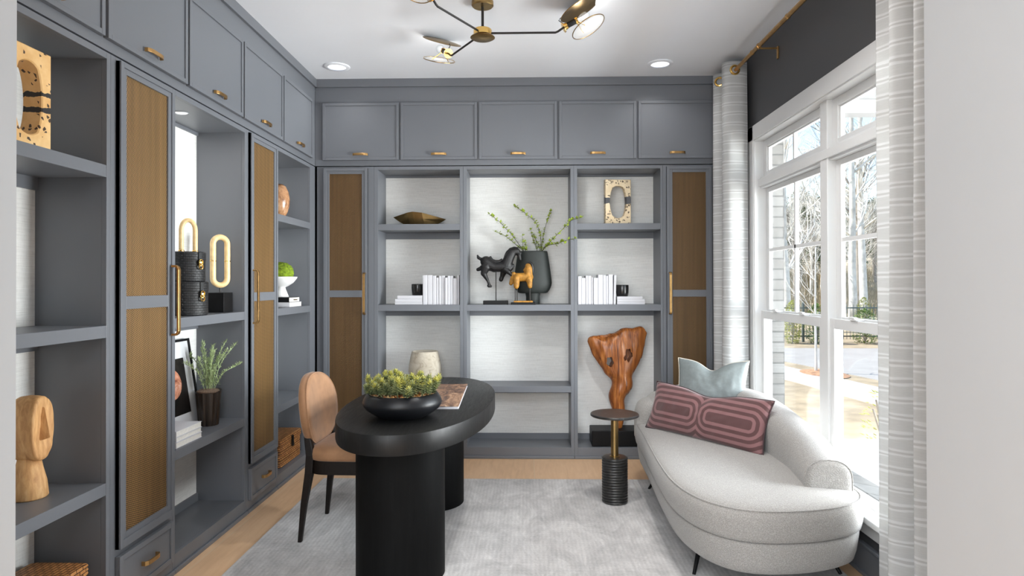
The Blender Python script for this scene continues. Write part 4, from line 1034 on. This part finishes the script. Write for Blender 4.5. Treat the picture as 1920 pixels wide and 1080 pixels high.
# baskets
def basket(label, loc, lx, ly, h, clasp, rz=0):
    r = thing('wicker_basket', label, 'basket', loc, rz, 'lidded wicker baskets'); m = MB(); nr = 12; ins = .006
    rings = []
    for k in range(nr*2+1):
        z = (h*.78)*k/(nr*2); b = .0022 if k % 2 else -.0008
        rings.append([(x*(1+b*8), y*(1+b*8), z) for x, y in super_pts(lx/2-ins, ly/2-ins, 14, 96)])
    m.loft(rings); m.build('basket_body', 'wicker', r, True)
    m = MB(); rings = []
    for k in range(7):
        z = h*.79+(h*.21)*k/6; b = .003 if k % 2 else 0
        rings.append([(x*(1+b*6), y*(1+b*6), z) for x, y in super_pts(lx/2, ly/2, 14, 96)])
    rings.append([(x*.965, y*.965, h+.004) for x, y in super_pts(lx/2, ly/2, 14, 96)])
    m.loft(rings); m.build('lid', 'wicker', r, True)
    if clasp:
        m = MB(); m.box(lx/2+.002, lx/2+.012, -.012, .012, h*.60, h*.97); m.tube([(lx/2+.010, -.014, h*.60), (lx/2+.010, .014, h*.60)], .006, 8); m.build('clasp', 'legwood', r)
    return r
basket('rattan basket with a lid at the foot of the bookcase with the carved head', (-1.855, 2.30, .0903), .235, .45, .20, False)
basket('small rattan trunk with a clasp on the floor of the corner bookcase', (-1.862, 4.735, .0903), .232, .43, .195, True)

# stacked woven boxes
def round_box(label, z, r_, h, handle_):
    t = thing('woven_box', label, 'box', (-1.815, 3.405, z), 0, 'stacked round woven boxes')
    m = MB(); m.lathe([(.004, 0), (r_-.004, 0), (r_, .004), (r_, h*.70), (.004, h*.70)], seg=56); m.build('box_body', 'blackweave', t, True)
    m = MB(); m.lathe([(.004, h*.705), (r_+.0015, h*.705), (r_+.0022, h*.72), (r_+.0022, h*.97), (r_-.003, h), (.004, h)], seg=56); m.build('lid', 'blackweave', t, True)
    a = math.radians(-22); c, s = math.cos(a), math.sin(a)
    q = lambda rr, tt, zz: (rr*c-tt*s, rr*s+tt*c, zz)
    m = MB(q); m.box(r_-.002, r_+.0055, -.011, .011, h*.60, h*.985); m.build('strap', 'black', t, bevel=.002)
    m = MB(q); m.box(r_+.0055, r_+.010, -.013, .013, h*.52, h*.66)
    for k in range(2): m.tube([q(0, 0, 0)] and [(r_+.011, .012*math.cos(2*PI*i/20), h*(.50+.14*k)+.014*math.sin(2*PI*i/20)) for i in range(20)], .0035, 8, closed=True)
    m.ball((r_+.014, 0, h*.57), .007, 12, 8); m.build('clasp', 'gold', t, True)
    if handle_:
        hp = [(0, -.034, h+.006)]+[(0, -.034, h+.006+.11*k/4) for k in range(1, 5)]+[(0, -.034*math.cos(PI*k/10), h+.116+.055*math.sin(PI*k/10)) for k in range(1, 10)]+[(0, .034, h+.116-.11*k/4) for k in range(5)]
        rt_ = math.radians(-52); hp = [(y*-math.sin(rt_), y*math.cos(rt_), z) for x, y, z in hp]
        m = MB(); m.tube(hp, .0125, 14); hnd = m.build('handle', 'ivory', t, True)
        m = MB()
        for p in (hp[0], hp[-1]): m.lathe([(.004, -.006), (.015, -.006), (.015, .002), (.0128, .004), (.004, .004)], p, 20)
        m.build('handle_mount', 'gold', hnd, True)
round_box('larger round black woven box with gold clasp, lower of the two', 1.2333, .097, .180, False)
round_box('smaller round black woven box with ivory loop handle, stacked on top', 1.4138, .084, .158, True)
# loop sculpture on cube
lp = thing('loop_sculpture', 'ivory bone loop on a black cube beside the woven boxes', 'sculpture', (-1.812, 3.757, 1.2333))
m = MB(); m.box(-.049, .049, -.057, .057, 0, .116); m.build('cube_base', 'black', lp, bevel=.002)
m = MB(); m.tube([(0, 0, .116), (0, 0, .150)], .0045, 10); m.build('rod', 'blackmetal', lp, True)
ry = math.radians(-48); aw, hh_ = .040, .142
pth = []; sl_ = hh_-aw
for k in range(64):
    q = k/64*4; c = int(q); f = q-c
    if c == 0: y, z = aw, sl_*(-1+2*f)          # straight, up
    elif c == 1: y, z = aw*math.cos(PI*f), sl_+aw*math.sin(PI*f)
    elif c == 2: y, z = -aw, sl_*(1-2*f)
    else: y, z = -aw*math.cos(PI*f), -sl_-aw*math.sin(PI*f)
    pth.append((-y*math.sin(ry), y*math.cos(ry), .302+z))
m = MB(); m.tube(pth, .0165, 14, closed=True); lo = m.build('loop', 'ivory', lp, True)
m = MB()
for k in (8, 40): 
    x, y, z = pth[k]; m.lathe([(.004, -.0025), (.0172, -.0025), (.0172, .0025), (.004, .0025)], (x, y, z), 20)
m.build('brass_band', 'gold', lo, True)
# framed picture leaning at the back
fp = thing('framed_picture', 'black framed picture leaning against the back of the left bookcase', 'picture', (-1.905, 3.50, .5905)); fp.rotation_euler = (0, math.radians(-9), 0)
W_, H_ = .21, .50
m = MB()
for b in ((-.0125, .0125, -W_, -W_+.014, 0, H_), (-.0125, .0125, W_-.014, W_, 0, H_), (-.0125, .0125, -W_+.014, W_-.014, 0, .014), (-.0125, .0125, -W_+.014, W_-.014, H_-.014, H_)): m.box(*b)
m.build('frame', 'black', fp, bevel=.0015)
m = MB(); m.box(-.006, .004, -W_+.014, W_-.014, .014, H_-.014); m.build('mat_board', 'matboard', fp)
ta = NT('dark_print'); sv = ta.coord((1, 1, 1)); n0 = ta.noise(sv, 9, 5, .6, 1.2)
sp = ta.n('SeparateXYZ'); ta.l(sv, sp.inputs[0]); dd = ta.math('ADD', ta.math('POWER', ta.math('DIVIDE', ta.math('SUBTRACT', sp.outputs[1], -.03), .10), 2), ta.math('POWER', ta.math('DIVIDE', ta.math('SUBTRACT', sp.outputs[2], .26), .085), 2))
ins = ta.math('LESS_THAN', dd, 1.0); cc = ta.ramp(n0, [(.35, srgb(120, 60, 44)), (.5, srgb(206, 140, 110)), (.65, srgb(226, 206, 196)), (.75, srgb(90, 96, 110))])
dk_ = ta.ramp(n0, [(.4, srgb(16, 15, 15)), (.75, srgb(44, 38, 34))]); mx = ta.n('MixRGB'); ta.l(ins, mx.inputs[0]); ta.l(dk_, mx.inputs[1]); ta.l(cc, mx.inputs[2]); ta.bsdf(mx.outputs[0], .3); M['print'] = ta.m
m = MB(); m.box(.004, .0048, -.125, .125, .085, .395); m.build('print', 'print', fp)
# potted herb
hp_ = thing('potted_herb', 'feathery pale green herb in a dark ribbed pot on the left shelf', 'potted plant', (-1.835, 3.665, .5905))
m = MB(); N = 64; rings = []
for k in range(10):
    t = k/9; r0 = .052+.016*t
    rings.append([((r0+.0022*math.cos(16*a)+.0012*noise.noise(Vector((math.cos(a)*4, math.sin(a)*4, t*3))))*math.cos(a), (r0+.0022*math.cos(16*a))*math.sin(a), .195*t+(.010*t*(math.sin(a*3)*.25+.8*math.sin(a)))) for a in [2*PI*q/N for q in range(N)]])
m.loft(rings); m.build('ribbed_pot', 'potbark', hp_, True)
m = MB(); m.lathe([(.004, .190), (.060, .189), (.063, .196), (.045, .204), (.004, .207)], seg=32); os_ = m.build('soil', 'soil', hp_, True)
random.seed(21); hl = MB(); hs_ = MB()
stems = [(-.13, .0, .20), (-.06, .02, .23), (-.02, -.03, .27), (.02, .02, .25), (.05, -.02, .22), (.10, .05, .22), (.135, .10, .25), (.06, .10, .26), (.0, .05, .22), (-.04, -.05, .18), (.08, -.05, .14), (.15, .14, .13), (-.10, -.10, .16), (.03, .0, .20), (.05, .05, .18), (-.02, .03, .17)]
for (dx, dy, hz) in stems:
    p0 = Vector((dx*.15, dy*.15, .200)); p1 = Vector((dx*.85, dy*.95, .205+hz)); mid_ = p0.lerp(p1, .5)+Vector((-dx*.12, -dy*.12, .02)); C = spline([p0, mid_, p1], 10, False)
    hs_.tube([tuple(c) for c in C], .0013, 5)
    for i in range(3, len(C)):
        for w in range(6):
            d = Vector((random.uniform(-1, 1), random.uniform(-1, 1), random.uniform(.0, 1.3)))
            leaf(hl, C[i]+Vector((random.uniform(-.004, .004),)*3), d, random.uniform(.014, .026), random.uniform(.0022, .0036), thick=.2)
hs_.build('stems', 'herb', hp_, True); hl.build('foliage', 'herb', hp_, fix=False)
# white books on the lower shelf
zb = .5905
for (x0, x1, y0, y1, t, nm) in ((-1.945, -1.722, 3.120, 3.372, .029, 'bottom'), (-1.940, -1.724, 3.125, 3.372, .025, 'middle'), (-1.94, -1.723, 3.122, 3.371, .030, 'topmost')):
    flat_book(x0, x1, y0, y1, zb, t-.0004, 'thick white book, %s of the stack beside the potted herb' % nm, 'white books beside the herb'); zb += t
# corner bookcase things
ev = thing('egg_vase', 'mottled copper egg-shaped vase on the top shelf of the corner bookcase', 'vase', (-1.832, 4.715, 1.8843))
m = MB(); m.lathe([(.004, 0), (.034, 0), (.038, .004), (.060, .05), (.073, .105), (.075, .14), (.066, .195), (.046, .238), (.026, .254), (.022, .252), (.02, .24), (.004, .235)], seg=48); m.build('vase_body', 'copper', ev, 'all')
flat_book(-1.955, -1.735, 4.66, 4.915, 1.2313, .034, 'white book under the dark book on the corner shelf', 'books under the moss bowl', rz=0)
db = flat_book(-1.950, -1.740, 4.665, 4.885, 1.2655, .036, 'dark grey book directly beneath the white moss bowl', 'books under the moss bowl', 'blackmatte', name='dark_book')
def lettering(parent, txts, x, mat):
    m = MB()
    for (y0, y1, z0, z1, n) in txts:
        w = (y1-y0)/n
        for k in range(n): m.box(x, x+.0006, y0+w*k, y0+w*k+w*.62, z0, z1)
    m.build('spine_lettering', mat, parent)
lettering(db, [(-.02, .06, .013, .021, 12)], .1052, 'antique')
bw_ = thing('footed_bowl', 'white footed bowl holding a moss ball on the corner shelf', 'bowl', (-1.842, 4.785, 1.3017))
m = MB(); m.lathe([(.004, 0), (.050, 0), (.052, .003), (.030, .060), (.027, .074), (.050, .084), (.085, .108), (.108, .138), (.114, .152), (.110, .153), (.08, .118), (.004, .098)], seg=56); m.build('bowl_body', 'whitecer', bw_, 'all')
ms = thing('moss_ball', 'round bright green moss ball in the white footed bowl', 'moss ball', (-1.842, 4.785, 1.3017+.095))
m = MB(); m.ball((0, 0, .085), .088, 64, 40, (1, 1, .92)); o = m.build('moss', 'moss', ms, 'all')
for v in o.data.vertices:
    d = Vector((v.co.x, v.co.y, v.co.z-.085)); q = d.normalized(); v.co += q*(noise.noise(q*6)*.006+noise.noise(q*22)*.004)

# ================================================================ outdoors, seen through the window
GZ = -.36
def ground(name, mat, poly, z, th=.06):
    m = MB(); m.loft([[(x, y, z-th) for x, y in poly], [(x, y, z) for x, y in poly]]); return struct(m.build(name, mat))
ground('lawn', 'lawn', [(1.85, -6), (60, -6), (60, 19.6), (1.85, 19.6)], GZ, .3)
ground('sidewalk', 'walk', [(3.75, 17.4), (4.75, 17.4), (5.75, 11.8), (6.2, 8.6), (6.9, 4), (7.4, 0), (6.3, 0), (5.8, 4), (5.12, 8.5), (4.75, 11.5)], GZ+.02)
ground('road', 'street', [(5.15, 17.6), (6.25, 12.2), (6.85, 8.8), (7.6, 4), (8.2, 0), (60, 0), (60, 16.6), (11, 17.4)], GZ+.012)
ground('porch_floor', 'concrete', [(1.85, 1.6), (4.2, 1.6), (4.2, 6.25), (1.85, 6.25)], -.10, .3)
m = MB(); m.box(1.80, 1.93, BY0-.06, BY1+.06, .235, .285); struct(m.build('window_ledge', 'brick', bevel=.004))
m = MB(); m.box(1.85, 4.35, 1.6, 6.1, 3.08, 3.2); struct(m.build('porch_ceiling', 'siding'))
m = MB(); m.box(1.85, 4.35, 5.92, 6.10, 2.955, 3.08); m.box(4.15, 4.35, 1.6, 5.92, 2.955, 3.08); struct(m.build('porch_beam', 'siding', bevel=.004))
m = MB(); m.box(4.08, 4.22, 5.93, 6.07, -.10, 2.955); m.box(4.05, 4.25, 5.90, 6.10, -.10, .04); m.box(4.05, 4.25, 5.90, 6.10, 2.86, 2.955); struct(m.build('porch_column', 'siding', bevel=.004))
def hz(x, y):
    t = max(0, y-19.6); return GZ+.0018*t*t*.55+.030*t+.18*noise.noise(Vector((x*.15, y*.15, 0)))*min(1, t/6)
m = MB(); m.grid(lambda i, j: (-10+i*2.0, 19.6+j*1.6, hz(-10+i*2.0, 19.6+j*1.6)), 46, 52); struct(m.build('hillside', 'hill', smooth='all'))
m = MB(); m.lathe([(.02, .05), (.22, .045), (.42, .0)], (0, 0, 0), 40, 1, 1.5); mo = m.build('mulch_bed', 'mulch', smooth=True); mo.location = (5.72, 12.55, GZ+.012)
tag(mo, 'reddish mulch bed round the young street tree', 'mulch bed')

def rand_dir(d, spread):
    v = d+Vector((random.gauss(0, spread), random.gauss(0, spread), random.gauss(0, spread*.6))); return v.normalized()
def grow(tr, tw, p, d, L, r, lvl, maxl):
    n = 4; P = [p]; q = p; dd = d
    for i in range(n):
        dd = rand_dir(dd+Vector((0, 0, .06)), .10); q = q+dd*L/n; P.append(q)
    (tr if lvl < 2 else tw).tube([tuple(x) for x in P], [r*(1-.45*i/n) for i in range(n+1)], 6 if lvl < 1 else 4)
    if lvl >= maxl: return
    k = 2 if lvl == 0 else 3
    for i in range(k+(1 if lvl else 2)):
        t = random.uniform(.35, 1) if i else 1; b = P[0].lerp(P[-1], t) if t < 1 else P[-1]
        b = P[min(n, int(t*n))]
        grow(tr, tw, b, rand_dir(dd, .42), L*random.uniform(.5, .75), r*.5*(1 if t < 1 else 1.05), lvl+1, maxl)
def bare_tree(seed, h, r, mat, maxl=4, clear=.38):
    random.seed(seed); tr, tw = MB(), MB(); t = thing('bare_tree', 'x', 'tree')
    P = [Vector((0, 0, -.2))]; d = Vector((random.uniform(-.06, .06), random.uniform(-.06, .06), 1)).normalized(); n = 8
    for i in range(n): d = rand_dir(d+Vector((0, 0, .2)), .03); P.append(P[-1]+d*h*.8/n)
    tr.tube([tuple(x) for x in P], [r*(1-.65*i/n) for i in range(n+1)], 8)
    for i in range(int(n*clear), n+1):
        for q in range(2 if i < n else 3):
            a = random.uniform(0, 2*PI); grow(tr, tw, P[i], Vector((math.cos(a)*.8, math.sin(a)*.8, random.uniform(.4, 1.1))).normalized(), h*random.uniform(.14, .26), r*.30*(1.1-.5*i/n), 1, maxl)
    tr.build('trunk', mat, t, 'all', fix=False); tw.build('twigs', mat, t, fix=False); return t
def pine(seed, h):
    random.seed(seed); t = thing('pine_tree', 'x', 'tree'); tr, fo = MB(), MB(); tr.tube([(0, 0, -.2), (0, 0, h)], [h*.018, h*.004], 7)
    for i in range(46):
        z = h*(.30+.7*(i/46)); a = i*2.4; L = h*.22*(1.15-.9*i/46)*random.uniform(.7, 1.1); c = Vector((math.cos(a)*L, math.sin(a)*L, z+L*.15))
        tr.tube([(0, 0, z), tuple(c)], [.02, .008], 4)
        for k in range(34):
            p = Vector((0, 0, z)).lerp(c, random.uniform(.35, 1.05))+Vector((random.gauss(0, .14), random.gauss(0, .14), random.gauss(0, .09)))*h*.22
            leaf(fo, p, Vector((random.gauss(0, 1), random.gauss(0, 1), random.gauss(.2, .6))), h*.045, h*.012, thick=.4)
    tr.build('trunk', 'barkg', t, True, fix=False); fo.build('needles', 'pine', t, fix=False); return t
def bush(name, label, cat, loc, w, h, mat, seed, n=900, ls=.07):
    random.seed(seed); t = thing(name, label, cat, loc); f, s = MB(), MB()
    for i in range(7): s.tube([(0, 0, 0), (random.uniform(-.3, .3)*w, random.uniform(-.3, .3)*w, h*random.uniform(.5, .85))], .012, 4)
    for i in range(n):
        a, b = random.uniform(0, 2*PI), random.random(); zz = b*h; rr = w/2*math.sin(PI*min(1, .12+b*.9))**.55*math.sqrt(random.uniform(.35, 1))
        leaf(f, Vector((math.cos(a)*rr, math.sin(a)*rr, zz)), Vector((math.cos(a), math.sin(a), random.uniform(-.2, 1))), ls*random.uniform(.7, 1.2), ls*.32, thick=.3)
    s.build('stems', 'barkg', t, fix=False); f.build('foliage', mat, t, fix=False); return t
def copy_tree(o, loc, rz, sc, label, group):
    c = o.copy(); COL.objects.link(c); c.location = loc; c.rotation_euler = (0, 0, rz); c.scale = (sc, sc, sc); c['label'] = label
    if group: c['group'] = group
    for ch in [x for x in bpy.data.objects if x.parent == o]:
        d = ch.copy(); COL.objects.link(d); d.parent = c
    return c
def at(px_, y):     # a spot along the ray through that column at depth y
    return (px_-987)/1204*y
# the young street tree, and the trees that stand alone
sap = bare_tree(2, 3.3, .030, 'barkw', 3, .5); sap.name = 'young_street_tree'; sap.location = (5.62, 12.65, GZ+.03); tag(sap, 'slender young street tree standing in the mulch bed', 'tree')
A1 = bare_tree(5, 12, .17, 'barkw', 4, .45); A1.location = (at(1589, 25), 25, hz(at(1589, 25), 25)); tag(A1, 'tall pale-barked bare tree just beyond the fence in the near window pane', 'tree', 'tall bare trees beyond the fence')
A2 = bare_tree(8, 13, .17, 'barkw', 4, .4); A2.location = (at(1613, 26), 26, hz(at(1613, 26), 26)); tag(A2, 'tall pale-barked forked bare tree right of the dark trunk', 'tree', 'tall bare trees beyond the fence')
A3 = bare_tree(9, 11, .19, 'barkg', 4, .5); A3.location = (at(1602, 28), 28, hz(at(1602, 28), 28)); tag(A3, 'dark-barked bare tree between two pale trunks beyond the fence', 'tree', 'tall bare trees beyond the fence')
A4 = bare_tree(14, 11, .15, 'barkw', 4, .35); A4.location = (at(1474, 23), 23, hz(at(1474, 23), 23)); tag(A4, 'pale bare tree leaning beside the brick edge of the window', 'tree', 'tall bare trees beyond the fence')
P1 = pine(3, 6.0); P1.location = (at(1520, 40), 40, hz(at(1520, 40), 40)); tag(P1, 'dark green pine rising behind the bare woods in the far window pane', 'tree', 'pines on the hillside')
P2 = pine(6, 7.0); P2.location = (at(1573, 44), 44, hz(at(1573, 44), 44)); tag(P2, 'dark green pine showing beside the window mullion', 'tree', 'pines on the hillside')
random.seed(40)
for k, (c_, y, s) in enumerate(((1496, 50, 1.0), (1548, 46, .95), (1630, 52, .9), (1660, 48, 1.0), (1470, 47, .8), (1444, 50, 1.1), (1700, 55, 1.2))):
    copy_tree(P1 if k % 2 else P2, (at(c_, y), y, hz(at(c_, y), y)), random.uniform(0, 6), s, 'distant dark green pine among the bare hillside trees', 'distant pines on the hillside')
for k in range(38):
    c_ = 1420+ (k*37) % 300+random.uniform(-6, 6); y = random.uniform(30, 58); s = random.uniform(.38, .62)
    copy_tree((A1, A2, A3, A4)[k % 4], (at(c_, y), y, hz(at(c_, y), y)), random.uniform(0, 6), s, 'distant bare tree in the woods on the hillside', 'distant bare trees on the hillside')
br = MB(); random.seed(77)
for k in range(2600):
    y = random.uniform(27, 60); x = at(random.uniform(1400, 1740), y); z = hz(x, y); h = random.uniform(.3, 1.5)
    for q in range(2): br.tube([(x, y, z-.1), (x+random.uniform(-.35, .35)*h, y+random.uniform(-.3, .3)*h, z+h*random.uniform(.6, 1))], [.018, .006], 3)
bo_ = br.build('undergrowth', 'brush', fix=False); tag(bo_, 'tangled tan undergrowth on the hillside beyond the fence', 'undergrowth', kind='stuff')
bush('evergreen_shrub', 'rounded bright green shrub in front of the fence', 'shrub', (at(1613, 18.9), 18.9, GZ), .75, 1.0, 'shrub', 5)
bush('arborvitae', 'narrow yellow-green arborvitae by the fence at the brick edge', 'shrub', (at(1480, 19.0), 19.0, GZ), .45, 1.25, 'yellowleaf', 6)
bush('evergreen_shrub', 'dark green shrub by the fence beside the mullion', 'shrub', (at(1526, 19.0), 19.0, GZ), .7, 1.15, 'shrub', 7)
bush('yellow_shrub', 'small golden yellow shrub beyond the fence by the pale trunks', 'shrub', (at(1611, 22.5), 22.5, hz(at(1611, 22.5), 22.5)), .55, 1.2, 'yellowleaf', 9, 600)
bush('young_shrub', 'small leafy shrub at the edge of the porch by the near curtain', 'shrub', (3.72, 6.75, GZ), .42, .72, 'yellowleaf', 12, 90, .06)
fe = thing('metal_fence', 'dark green metal picket fence running beyond the road', 'fence', (10.5, 19.5, GZ))
pk, rl = MB(), MB()
for k in range(150): x = -7+k*.10; pk.box(x-.006, x+.006, -.006, .006, .08, 1.12)
pk.build('picket_panel', 'fence', fe); rl.box(-7, 8, -.015, .015, .15, .19); rl.build('bottom_rail', 'fence', fe); rl = MB(); rl.box(-7, 8, -.015, .015, 1.0, 1.04); rl.build('top_rail', 'fence', fe)
for k in range(7): b = MB(); b.box(-7+k*2.4-.03, -7+k*2.4+.03, -.03, .03, 0, 1.2); b.build('post', 'fence', fe)

# ================================================================ camera
def camera():
    f, yaw, pit, rol, cx, cy, hh = 1204.22, .021, .0061, -.002, 962.68, 525.17, 1.3966
    sy, cyw, sp, cp = math.sin(yaw), math.cos(yaw), math.sin(pit), math.cos(pit)
    fwd = Vector((-sy*cp, cyw*cp, sp)); right = Vector((cyw, sy, 0)); up = right.cross(fwd)
    r2 = right*math.cos(rol)+up*math.sin(rol); u2 = -right*math.sin(rol)+up*math.cos(rol)
    cam = bpy.data.cameras.new('camera'); o = bpy.data.objects.new('camera', cam); COL.objects.link(o)
    mt = Matrix((r2, u2, -fwd)).transposed().to_4x4(); mt.translation = (0, 0, hh); o.matrix_world = mt
    cam.sensor_width = 36; cam.lens = f/1920*36; cam.shift_x = (960-cx)/1920; cam.shift_y = (cy-540)/1920
    cam.clip_start = .02; cam.clip_end = 500; SC.camera = o
camera()

# ================================================================ light
def area(name, loc, rot, sx, sy, power, col=(1, 1, 1), spread=PI):
    l = bpy.data.lights.new(name, 'AREA'); l.shape = 'RECTANGLE'; l.size = sx; l.size_y = sy; l.energy = power; l.color = col; l.spread = spread
    o = bpy.data.objects.new(name, l); COL.objects.link(o); o.location = loc; o.rotation_euler = rot; return o
w = bpy.data.worlds.new('world'); SC.world = w; w.use_nodes = True; nt = w.node_tree; nt.nodes.clear()
out = nt.nodes.new('ShaderNodeOutputWorld'); bg = nt.nodes.new('ShaderNodeBackground'); sk = nt.nodes.new('ShaderNodeTexSky')
sk.sky_type = 'NISHITA'; sk.sun_disc = False; sk.sun_elevation = math.radians(38); sk.sun_rotation = math.radians(-40); sk.air_density = 1.0; sk.dust_density = .6; sk.ozone_density = 1.2
bg.inputs['Strength'].default_value = .14
nt.links.new(sk.outputs[0], bg.inputs['Color']); nt.links.new(bg.outputs[0], out.inputs['Surface'])
sun = bpy.data.lights.new('sun', 'SUN'); sun.energy = 3.0; sun.angle = math.radians(.6); sun.color = (1, .95, .86)
so = bpy.data.objects.new('sun', sun); COL.objects.link(so); so.rotation_euler = Vector((.62, -.16, -.74)).to_track_quat('-Z', 'Y').to_euler(); so.location = (0, 8, 12)
# unseen fill added outside the window and behind the camera, and the lamps of the room
area('window_fill', (5.5, 3.3, 1.75), (0, PI/2, 0), 3.4, 5.6, 430, (.94, .975, 1))  # area lamp added outside, out of view, standing in for daylight through the window
area('ground_bounce_fill', (6.2, 2.6, .75), (0, math.radians(128), 0), 2.6, 4.6, 480, (1, .99, .97))  # unseen lamp added outside to lift the ceiling, in place of sunlit ground
area('hall_fill_rear', (-1.0, -3.0, 1.7), (PI/2, 0, 0), 3.4, 2.2, 76, (.89, .95, 1))  # fill panel added behind the camera; the hall has no window
area('hall_fill_top', (-.6, -.6, 3.0), (0, 0, 0), 1.6, 1.6, 38, (.92, .965, 1))  # overhead fill added in the unseen hall, without a fixture
for x, y, e in ((-1.438, 4.836, .5), (1.004, 4.836, .7), (.50, 3.4, 5.0), (.80, 2.7, 4.0)):  # far pair sits in the recessed cans; near pair is added fill without fixtures
    l = bpy.data.lights.new('can_and_fill_lamp', 'AREA'); l.shape = 'DISK'; l.size = .13; l.energy = e; l.color = (1, .98, .96); l.spread = math.radians(130)
    o = bpy.data.objects.new('can_and_fill_lamp', l); COL.objects.link(o); o.location = (x, y, H-.014)
l = bpy.data.lights.new('puck_lamp', 'AREA'); l.shape = 'DISK'; l.size = .05; l.energy = .5; l.color = (1, .98, .95)
o = bpy.data.objects.new('puck_lamp', l); COL.objects.link(o); o.location = (-1.85, 3.40, 2.310)
for a in (0, 122, 240):
    l = bpy.data.lights.new('bulb_lamp', 'POINT'); l.energy = .25; l.shadow_soft_size = .03; l.color = (1, .95, .9)
    o = bpy.data.objects.new('bulb_lamp', l); COL.objects.link(o); o.location = (-.256+.60*math.cos(math.radians(a)), 3.745+.60*math.sin(math.radians(a)), H-.095)

SC.view_settings.view_transform = 'Standard'; SC.view_settings.look = 'None'; SC.view_settings.gamma = 1; SC.view_settings.use_curve_mapping = False
SC.view_settings.exposure = 1.45
SC.cycles.max_bounces = 10; SC.cycles.diffuse_bounces = 6; SC.cycles.glossy_bounces = 4; SC.cycles.transmission_bounces = 6; SC.cycles.transparent_max_bounces = 12
SC.cycles.caustics_reflective = False; SC.cycles.caustics_refractive = False; SC.cycles.sample_clamp_indirect = 6
SC.cycles.use_denoising = True
